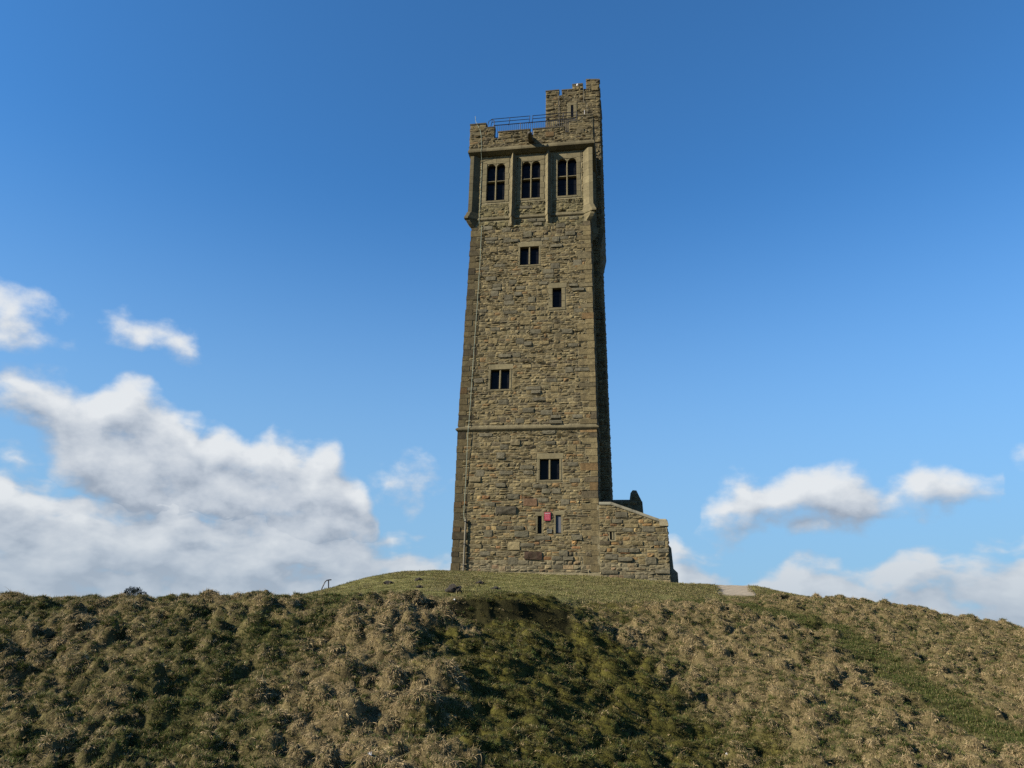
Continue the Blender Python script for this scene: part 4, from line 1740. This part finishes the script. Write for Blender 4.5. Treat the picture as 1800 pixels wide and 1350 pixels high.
# merlons along the turret's right side
for (y0, y1, t) in ((TUR_Y0 + .38, 4.9, 33.72), (5.3, 6.2, 33.72), (6.6, TUR_Y1, 34.0)):
    mb = MB()
    mb.box((TX1 - .36, y0, 32.7), (TX1 - .002, y1, t - .12), MORTAR)
    mb.build('merlon', M_MORTAR, turret)
    cb = MB()
    cb.loft([[(TX1 + .04, y, t - .118), (TX1 + .04, y, t - .05), (TX1 - .14, y, t + .03), (TX1 - .28, y, t + .03), (TX1 - .4, y, t - .05), (TX1 - .4, y, t - .118)] for y in (y0 + .04, y1 + .02)], (.09, .078, .055))
    cb.build('coping', M_DRESSED, turret)
# slit in the turret: dressed surround and a dark opening
a, b, c, d = slit_t
sm = MB()
for (x0, x1, y0, y1) in ((a - .23, a, c - .1, d), (b, b + .23, c - .1, d), (a - .23, b + .23, d + .004, d + .21), (a - .1, b + .1, c - .14, c - .104)):
    sm.box((x0, y0, .002), (x1, y1, .055), dtint(.8), tf, .003, .01)
so_ = sm.build('slit_window', M_DRESSED, tower)
pn = MB()
pn.add([tf(a, c - .1, .012), tf(b, c - .1, .012), tf(b, d, .012), tf(a, d, .012)], [(0, 1, 2, 3)], (.01, .01, .01))
pn.build('pane', M_GLASS, so_)
# offset course where the turret steps out
oc = MB()
oc.loft([[(xr(21.0) - .2, y, 20.9), (xr(21.0) + .02, y, 20.95), (4.42, y, 21.95), (4.42, y, 22.06), (4.2, y, 22.2)] for y in (TUR_Y0 - .05, TUR_Y1 + .05)], dtint(.8))
oc.build('offset_course', M_DRESSED, turret)

# annexe -------------------------------------------------------------------------------
AX1 = 7.52


def atop(u):
    return float(np.interp(u, (3.7, 4.62, 7.12, 7.6), (3.50, 3.50, 2.60, 2.60)))


af = lambda u, h, c: (u - .012 * h * max(0, (u - 5)) / 2.5, -.012 - c, h)
ax = MB()
us = [3.86, 4.62, 5.4, 6.2, 7.12, AX1]
loop_a = (4.51, 4.70, 1.70, 2.10)
front_holes = [loop_a]
usl = sorted(set(us + [loop_a[0], loop_a[1]]))
for i in range(len(usl) - 1):
    u0, u1 = usl[i], usl[i + 1]
    tops = (atop(u0), atop(u1))
    if abs(u0 - loop_a[0]) < 1e-6:
        ax.add([af(u0, -.9, 0), af(u1, -.9, 0), af(u1, loop_a[2], 0), af(u0, loop_a[2], 0)], [(0, 1, 2, 3)], MORTAR)
        ax.add([af(u0, loop_a[3], 0), af(u1, loop_a[3], 0), af(u1, tops[1], 0), af(u0, tops[0], 0)], [(0, 1, 2, 3)], MORTAR)
    else:
        ax.add([af(u0, -.9, 0), af(u1, -.9, 0), af(u1, tops[1], 0), af(u0, tops[0], 0)], [(0, 1, 2, 3)], MORTAR)
# right end, rear, lean-to roof
AY = 3.4
ax.add([af(AX1, -.9, 0), (AX1, AY, -.9), (AX1 - .06, AY, 2.6), af(AX1, 2.6, 0)], [(0, 1, 2, 3)], MORTAR)
ax.add([(4.0, AY, -.9), (AX1, AY, -.9), (AX1, AY, 2.4), (4.0, AY, 3.4)], [(3, 2, 1, 0)], MORTAR)
ax.add([(3.9, .0, 3.30), (AX1 - .1, .0, 2.35), (AX1 - .1, AY, 2.35), (3.9, AY, 3.30)], [(0, 1, 2, 3)], (.1, .09, .07))
annexe = ax.build('annexe', M_MORTAR, tower, fix=False)
tag(annexe, 'low stone annexe with sloping coping against the tower')


def ablocked(u, h):
    if h > atop(u) - .02:
        return True
    return loop_a[0] - .06 < u < loop_a[1] + .06 and loop_a[2] - .05 < h < loop_a[3] + .14


lay(pack(AX1 - 3.96, 4.2, ablocked, 3.96, -.62, .8, 41), af, 'front', True)
lay(pack(AY, 3.2, lambda u, h: h > 2.56, 0, -.62, .6, 42), lambda u, h, c: (AX1 - .017 * max(h, 0) + c, u, h), 'side', False)
cb = MB()


def aring(u, t):
    return [(u, -.075, t - .0), (u, -.085, t + .06), (u, -.03, t + .16), (u, .40, t + .16), (u, .42, t)]


cb.loft([aring(3.97, 3.50), aring(4.60, 3.50)], (.17, .16, .115))
cb.loft([aring(4.61, 3.50), aring(5.85, 3.50 - .36 * 1.24)], (.165, .15, .105))
cb.loft([aring(5.86, 3.50 - .36 * 1.25), aring(7.11, 2.60)], (.17, .152, .105))
cb.build('coping', M_DRESSED, annexe)
kb = MB()
kb.loft([[(x, -.09, 2.40), (x, -.09, hh), (x, -.04, hh + .06), (x, .44, hh + .06), (x, .44, 2.40)] for x, hh in ((7.08, 2.70), (7.42, 2.70), (7.50, 2.62), (7.54, 2.42))], (.22, .185, .115))
kb.build('kneeler', M_DRESSED, annexe)
# loop light
lp = MB()
a, b, c, d = loop_a
for q in ([(a, c), (a, d)], [(a, d), (b, d)], [(b, d), (b, c)], [(b, c), (a, c)]):
    (x0, y0), (x1, y1) = q
    lp.add([af(x0, y0, .03), af(x1, y1, .03), af(x1, y1, -.3), af(x0, y0, -.3)], [(0, 1, 2, 3)], dtint(.8))
lp.box((a - .14, d + .004, -.02), (b + .14, d + .16, .035), dtint(.85), af, .003, .01)
lpo = lp.build('loop_window', M_DRESSED, annexe)
pn = MB()
pn.add([af(a, c, -.26), af(b, c, -.26), af(b, d, -.26), af(a, d, -.26)], [(0, 1, 2, 3)], (.01, .01, .01))
pn.build('pane', M_GLASS, annexe)
# raised rear wall with its upstand, seen above the slope of the coping
rw = MB()
rp = [(4.1, -.8), (6.34, -.8), (6.33, 3.5), (6.30, 4.12), (5.98, 4.82), (5.77, 4.84), (5.64, 4.68), (5.58, 4.29), (4.1, 4.29)]
n = len(rp)
rw.add([(x, AY - .25, z) for x, z in rp] + [(x, AY + .2, z) for x, z in rp], [tuple(range(n)), tuple(range(2 * n - 1, n - 1, -1))] + [(i, (i + 1) % n, n + (i + 1) % n, n + i) for i in range(n)], (.15, .13, .09))
rw.build('rear_wall', M_STONE, annexe)
lay(pack(2.2, 4.6, lambda u, h: h > np.interp(u, (4.1, 5.58, 5.6, 5.8, 6.02, 6.3), (4.2, 4.2, 4.55, 4.7, 4.65, 4.1)), 4.1, 0.2, .6, 43), lambda u, h, c: (u, AY - .25 - c, h), 'side', False)
# battered buttress at the right end
bt = MB()
bt.loft([[(AX1 - .1, .25, -.9), (AX1 + .42, .25, -.9), (AX1 + .42, .95, -.9), (AX1 - .1, .95, -.9)], [(AX1 - .1, .25, .05), (AX1 + .40, .25, .05), (AX1 + .40, .95, .05), (AX1 - .1, .95, .05)],
         [(AX1 - .1, .28, .26), (AX1 + .20, .28, .26), (AX1 + .20, .92, .26), (AX1 - .1, .92, .26)], [(AX1 - .12, .28, 1.30), (AX1 + .13, .28, 1.30), (AX1 + .13, .92, 1.30), (AX1 - .12, .92, 1.30)], [(AX1 - .12, .30, 1.5), (AX1 - .02, .30, 1.5), (AX1 - .02, .90, 1.5), (AX1 - .12, .90, 1.5)]], (.13, .115, .08))
bt.build('buttress', M_STONE, annexe)

# the largest stones in view are pieces of their own, the rest one body of rubble
candidates.sort(key=lambda q: -q[0])
for n_, (area, rc, fn, zone) in enumerate(candidates):
    pr = random.choice([.018, .025, .025, .035, .04, .05, .065])
    sq = area > .125
    if sq:
        pr = random.choice([.035, .05, .06, .09])
    v, f = stone_geo(rc, fn, pr, .10 if sq else .35, sq)
    t = tint_of((rc[0] + rc[1]) / 2, (rc[2] + rc[3]) / 2, zone)
    if sq and zone != 'parapet' and random.random() < .75:      # the large blocks are a darker, greyer stone
        q = random.uniform(.8, 1.15)
        t = (.096 * q, .084 * q, .054 * q)
    if n_ < 295:
        mb = MB()
        mb.add(v, f, t)
        mb.build('stone', M_STONE, tower, fix=False)
    else:
        rest.add(v, f, t)
for (a, b, c, d, t, pr) in landmarks:
    mb = MB()
    v, f = stone_geo((a, b, c, d), side(0), pr, .25, True)
    mb.add(v, f, t)
    mb.build('stone', M_STONE, tower, fix=False)
ro = rest.build('rubble_stonework', M_STONE, tower, fix=False)
ro['kind'] = 'stuff'
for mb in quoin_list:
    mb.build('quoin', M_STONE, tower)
print('stones', len(candidates), 'quoins', len(quoin_list))

# lightning conductor strap and its conduit ------------------------------------------------
lc = MB()
pts = []
for (px, py, off) in ((835.5, 204, .05), (836, 214, .05), (840, 220, .09), (844.5, 230, .09), (846, 240, .09), (846.3, 259, .09)):
    d = ray(px, py)
    n3 = np.array([N_AX[0], N_AX[1], 0])
    C0 = np.array([TX, TY, 0]) + n3 * off
    q = d * ((C0 @ n3) / (d @ n3))
    pts.append(((q[0] - TX) * T_AX[0] + (q[1] - TY) * T_AX[1], -off, q[2] - TZ))
lc.tube(pts, .014, (.3, .35, .28), 6)
x_top = pts[-1][0]
lc.tube([(x_top, -.10, pts[-1][2]), (x_top, -.17, 26.15), (x_top - .01, .05, 25.9), (x_top - .01, .24, 25.6), (x_top - .02, .235, 21.66), (x_top - .02, .14, 21.36), (x_top - .03, .235, 21.1)], .014, (.3, .35, .28), 6)
line = []
for (u, h) in ((-3.02, 20.9), (-3.20, 18.5), (-3.22, 15.3), (-3.26, 12.6), (-3.28, 9.6), (-3.30, 8.1), (-3.30, 7.82), (-3.31, 7.6), (-3.33, 5.0), (-3.36, 3.0), (-3.30, 2.6)):
    w = hw(h)
    line.append((u * (1 if h > 20 else w / HALF + .0), HALF - w - (.16 if 7.6 <= h <= 7.9 else .085), h))
lc.tube(line, .014, (.3, .35, .28), 6)
lco = lc.build('lightning_conductor', M_STRAP, tower)
pc = MB()
pc.tube([(-3.22, -.13, 2.75), (-3.235, -.14, -.1)], .045, (.2, .18, .14), 10)
pco = pc.build('conduit', M_PIPE, tower)
for h in (2.6, 1.4, .3):
    bk = MB()
    bk.box((-3.30, -.19, h), (-3.16, .0, h + .035), (.1, .1, .1))
    bk.build('bracket', M_IRON, pco)
# thin rods on the right hand corner and the turret
rd = MB()
rd.tube([(3.42, .35, 28.2), (3.42, .35, 29.0)], .016, (.5, .5, .5), 6)
rd.build('rod', M_WHITE, tower)
rd = MB()
rd.tube([(3.18, TUR_Y0 - .10, 33.42), (3.18, TUR_Y0 - .10, 32.2), (3.42, TUR_Y0 - .10, 32.0), (3.42, TUR_Y0 - .10, 29)], .014, (.3, .3, .3), 6)
rd.build('conduit', M_PIPE, turret)
rd = MB()
rd.tube([(1.46, TUR_Y0 - .09, 33.0), (1.47, TUR_Y0 - .09, 30.5)], .016, (.1, .1, .1), 6)
rd.build('conduit', M_IRON, turret)
lamp = MB()
lamp.tube([(2.80, TUR_Y0 - .06, 33.62), (2.78, TUR_Y0 - .26, 33.52)], .02, (.3, .3, .3), 6)
lamp.loft([[(2.78 + r * math.cos(t), TUR_Y0 - .26 + r * math.sin(t), z) for t in np.linspace(0, 2 * math.pi, 9)[:-1]] for r, z in ((.03, 33.42), (.07, 33.46), (.08, 33.54), (.05, 33.62))], (.8, .8, .8))
lamp.build('bulkhead_light', M_WHITE, turret)

# ------------------------------------------------------------------ roof railing (a thing of its own, on the roof)
rail = empty('railing', (TX, TY, TZ), -ALPHA)
tag(rail, 'black iron railing on the tower roof behind the battlements', 'railing')


def face_pt(px, py, off):
    d = ray(px, py)
    n3 = np.array([N_AX[0], N_AX[1], 0])
    C0 = np.array([TX, TY, 0]) + n3 * off
    q = d * ((C0 @ n3) / (d @ n3))
    return ((q[0] - TX) * T_AX[0] + (q[1] - TY) * T_AX[1], -off, q[2] - TZ)


RO = -.62
b0_, b1_ = face_pt(868, 220.5, RO), face_pt(960, 213, RO)
h_bar = (b0_[2] + b1_[2]) / 2
x0_, x1_ = b0_[0], 2.75
for (h, r) in ((h_bar, .03), (h_bar - .02 - .95, .025)):
    mb = MB()
    mb.tube([(x0_, -RO, h), (x1_, -RO, h)], r, (.1, .1, .1), 6)
    mb.build('bar', M_IRON, rail)
nb = int((x1_ - x0_) / .135)
for i in range(nb + 1):
    x = x0_ + (x1_ - x0_) * i / nb
    mb = MB()
    mb.tube([(x, -RO, h_bar - .96), (x, -RO, h_bar)], .017, (.1, .1, .1), 5)
    mb.build('baluster', M_IRON, rail)
for i, x in enumerate(np.linspace(x0_, x1_, 4)):
    mb = MB()
    mb.tube([(x, -RO, 26.46), (x, -RO, h_bar + .03)], .03, (.1, .1, .1), 6)
    mb.build('post', M_IRON, rail)
t0_, t1_ = face_pt(865, 209.3, RO - .35), face_pt(935, 203.8, RO - .35)
hr = (t0_[2] + t1_[2]) / 2
for (h) in (hr, hr - .24):
    for (xa, xb) in ((t0_[0], t1_[0] - .12), (t1_[0] + .02, 2.9)):
        mb = MB()
        mb.tube([(xa, -RO + .35, h), (xb, -RO + .35, h)], .022, (.1, .1, .1), 6)
        mb.build('guard_rail', M_IRON, rail)
for x in (t0_[0], t0_[0] + 1.2, t1_[0] - .14, t1_[0] + .06, 2.0, 2.88):
    mb = MB()
    mb.tube([(x, -RO + .35, hr), (x, -RO + .30, hr - .3), (x, -RO + .02, h_bar - .05)], .022, (.1, .1, .1), 6)
    mb.build('bracket', M_IRON, rail)
for dx in (-.32, .30):
    mb = MB()
    mb.tube([(t0_[0], -RO + .35, hr), (t0_[0] + dx * .6, -RO + .2, hr - .28), (t0_[0] + dx, -RO + .02, h_bar - .55)], .024, (.1, .1, .1), 6)
    mb.build('stay', M_IRON, rail)

# ------------------------------------------------------------------ red sign on the wall
sg = empty('sign', (TX, TY, TZ), -ALPHA)
tag(sg, 'small red rectangular sign fixed between two slits low on the tower', 'sign')
mb = MB()
mb.box((1.055, 2.66, .05), (1.405, 3.12, .085), (.4, .01, .03), S0, 0, .006)
mb.build('panel', M_RED, sg)
mk = MB()
rr_ = random.Random(3)
x = 1.095
while x < 1.35:                     # the short pale line of capitals at the top, too small to read
    w = rr_.uniform(.022, .034)
    mk.box((x, 3.015, .086), (x + .009, 3.075, .0875), (.8, .7, .7), S0)
    mk.box((x + .010, 3.055, .086), (x + w, 3.072, .0875), (.8, .7, .7), S0)
    mk.box((x + .010, 3.018, .086), (x + w - .006, 3.032, .0875), (.8, .7, .7), S0)
    x += w + .014
mk.build('lettering', M_WHITE, sg)
pk = MB()
for yy in (2.95, 2.90, 2.84, 2.79, 2.74):
    x = 1.10
    while x < 1.34:
        w = rr_.uniform(.02, .05)
        pk.box((x, yy, .086), (min(x + w, 1.36), yy + .014, .0872), (.6, .2, .25), S0)
        x += w + .014
pk.build('small_print', plain_mat('faded_pink_print', (.55, .16, .20), .5), sg)
for s in (1.07, 1.39):
    for y in (2.68, 3.10):
        mb = MB()
        mb.box((s - .008, y - .008, .08), (s + .008, y + .008, .09), (.5, .5, .5), S0)
        mb.build('screw', M_PIPE, sg)
# small vent below the sign
vb = MB()
for (x0, x1, y0, y1) in ((1.20, 1.235, 2.02, 2.23), (1.42, 1.455, 2.02, 2.23), (1.236, 1.419, 2.195, 2.23), (1.236, 1.419, 2.02, 2.05)):
    vb.box((x0, y0, .0), (x1, y1, .075), (.16, .155, .12), S0)
for x in np.linspace(1.26, 1.39, 4):
    vb.box((x - .012, 2.05, .0), (x + .012, 2.195, .06), (.14, .135, .11), S0)
vb.build('air_vent', M_DRESSED, tower)

# ------------------------------------------------------------------ smaller things on the hill
# grit path over the brow
pb = MB()
rows = []
for i in range(9):
    t = i / 8
    row = []
    for j in range(7):
        s = j / 6
        x = (PA[3, 0] * (1 - t) + PA[0, 0] * t) * (1 - s) + (PA[2, 0] * (1 - t) + PA[1, 0] * t) * s
        y = 36.25 + (39.9 - 36.25) * t
        row.append((x, y, None))
    rows.append(row)
zl = [gz(rows[i][3][0], rows[i][3][1]) for i in range(9)]
z0_, z1_ = PZ0, PZ1
vs = []
for i in range(9):
    for j in range(7):
        x, y, _ = rows[i][j]
        vs.append((x, y, z0_ + (z1_ - z0_) * i / 8 + .01 * math.sin(3.1 * i + 2.3 * j)))
nv = len(vs)
fs = [(i * 7 + j, i * 7 + j + 1, (i + 1) * 7 + j + 1, (i + 1) * 7 + j) for i in range(8) for j in range(6)]
vs += [(x, y, z - .5) for (x, y, z) in vs]
edge = [j for j in range(7)] + [i * 7 + 6 for i in range(1, 9)] + [56 + j for j in range(5, -1, -1)] + [i * 7 for i in range(7, 0, -1)]
fs += [(edge[(k + 1) % len(edge)], edge[k], edge[k] + nv, edge[(k + 1) % len(edge)] + nv) for k in range(len(edge))]
pb.add(vs, fs)
path = pb.build('path', M_PATH, None)
tag(path, 'pale grit path ramp crossing the brow right of the tower', None, None, 'structure')
for (i0, s) in ((0, -1), (6, 1)):
    eb = MB()
    a, b = vs[i0], vs[56 + i0]
    eb.loft([[(p[0] + s * .01, p[1], p[2] - .3), (p[0] + s * .07, p[1], p[2] - .3), (p[0] + s * .07, p[1], p[2] + .045), (p[0] + s * .01, p[1], p[2] + .045)] for p in (a, b)], (.2, .2, .2))
    eb.build('edging_board', M_TIMBER, path)

# bent handrail at the left shoulder of the mound
Yh = 37.6
hr_o = empty('handrail', tuple(at(578, 1033.5, Yh)))
tag(hr_o, 'short bent black metal handrail standing on the left shoulder of the mound', 'handrail')
B_ = np.array(hr_o.location)
mb = MB()
mb.tube([tuple(at(564.5, 1037.5, Yh) - B_), tuple(at(568.5, 1028.5, Yh) - B_), tuple(at(572, 1022.0, Yh) - B_), tuple(at(574, 1020.4, Yh) - B_), tuple(at(577, 1019.6, Yh) - B_), tuple(at(582.5, 1019.0, Yh) - B_)], .030, (.1, .1, .1), 8)
mb.build('rail', M_IRON, hr_o)
mb = MB()
mb.tube([tuple(at(577.5, 1036.5, Yh) - B_), tuple(at(577.5, 1020, Yh) - B_)], .030, (.1, .1, .1), 8)
mb.build('post', M_IRON, hr_o)

# gorse bush on the skyline
gx0, gy0 = at(236, 1041, 24.0)[:2]
bush = empty('gorse_bush', (gx0, gy0, gz(gx0, gy0) - .02))
tag(bush, 'low dark gorse bush on the skyline of the left bank', 'bush')
fol = MB()
for (cx, cy, cz, r) in ((-.12, 0, .19, .17), (.08, .02, .18, .16), (-.26, 0, .10, .11), (.26, .02, .10, .13), (.02, -.05, .12, .18), (.40, 0, .05, .08), (-.40, .0, .04, .08)):
    for _ in range(int(420 * r / .17)):
        v = Vector((random.gauss(0, 1), random.gauss(0, 1), random.gauss(0, 1))).normalized()
        p = Vector((cx, cy, cz)) + v * r * random.uniform(.45, 1.0)
        d = (v + Vector((random.uniform(-.6, .6), random.uniform(-.6, .6), random.uniform(0, .8)))).normalized()
        s = d.orthogonal().normalized() * .008
        fol.add([tuple(p - s), tuple(p + s), tuple(p + d * random.uniform(.03, .06))], [(0, 1, 2)])
fol.build('foliage', M_GORSE, bush, fix=False)
st = MB()
for i in range(7):
    a = i * .9
    st.tube([(.12 * math.cos(a), .05 * math.sin(a), -.05), (.18 * math.cos(a), .08 * math.sin(a), .08), (.24 * math.cos(a), .1 * math.sin(a), .16)], [.014, .010, .005], (.1, .1, .1), 5)
st.build('stem', M_BARK, bush)


# bare earth mounds on the turf
def clod(px, py, Y, w, h, label):
    x, y = at(px, py, Y)[:2]
    # move along the sight line to where it meets the turf
    d = ray(px, py)
    d = d / d[1]
    ys = np.linspace(26, 41, 700)
    zz = sample(Z, d[0] * ys, ys)
    k = int(np.argmax(zz >= d[2] * ys - .01))
    x, y = d[0] * ys[k], ys[k]
    bm = bmesh.new()
    bmesh.ops.create_icosphere(bm, subdivisions=3, radius=1)
    for v in bm.verts:
        n_ = 1 + .35 * math.sin(5 * v.co.x + 3 * v.co.y + px) * math.cos(4 * v.co.z + py) + random.uniform(-.12, .12)
        v.co = Vector((v.co.x * w * .5 * n_, v.co.y * w * .4 * n_, v.co.z * h * n_))
    me = bpy.data.meshes.new('molehill')
    bm.to_mesh(me)
    bm.free()
    me.materials.append(M_EARTH)
    o = bpy.data.objects.new('molehill', me)
    col.objects.link(o)
    o.location = (x, y, float(sample(Z, np.array([x]), np.array([y]))[0]) + h * .35)
    tag(o, label, 'molehill', 'bare earth molehills on the mound')


for c_ in ((798, 1043, 27, .50, .17, 'largest dark earth molehill, at the lip of the bank below the tower'),
           (683, 1026, 35, .42, .10, 'dark molehill nearest the left shoulder of the mound'),
           (735, 1020, 37, .32, .09, 'dark molehill left of the tower foot, highest on the mound'),
           (738, 1033, 33, .28, .08, 'dark molehill low on the mound, between the largest one and the left shoulder'),
           (844, 1026, 36, .34, .09, 'dark molehill just below the tower foot near the conduit'),
           (872, 1036, 33, .38, .08, 'flat dark molehill low on the mound below the tower windows')):
    clod(*c_)


# scraps of litter in the grass
def scrap(px, py, label, s=.07):
    d = ray(px, py)
    d = d / d[1]
    ys = np.linspace(11, 48, 3000)
    k = int(np.argmax(sample(Z, d[0] * ys, ys) >= d[2] * ys))      # first turf on that sight line
    x, y = d[0] * ys[k], ys[k]
    z = gz(x, y) - .07
    vs, fs = [], []
    n = 5
    for j in range(n):
        for i in range(n):
            vs.append(((i / (n - 1) - .5) * 2 * s + random.uniform(-.012, .012), (j / (n - 1) - .5) * s * 1.3 + random.uniform(-.01, .01), .12 + .05 * math.sin(2.4 * i + 1.7 * j) * (s / .07) + random.uniform(-.012, .012)))
    for j in range(n - 1):
        for i in range(n - 1):
            k = j * n + i
            fs.append((k, k + 1, k + n + 1, k + n))
    m_ = MB()
    m_.add(vs, fs)
    o = m_.build('litter', M_WHITE, None, fix=False)
    sol = o.modifiers.new('thickness', 'SOLIDIFY')
    sol.thickness = .004
    o.location = (x, y, z)
    o.rotation_euler = (math.radians(35), 0, random.uniform(-.8, .8))
    tag(o, label, 'litter', 'pale scraps of litter in the grass')


scrap(656, 1327, 'pale grey scrap of litter among the straw at the bottom of the bank', .035)
scrap(1274, 1327, 'white scrap of litter in the green gully at the bottom', .032)
scrap(797, 1056, 'tiny white scrap of litter under the eroded turf edge', .03)
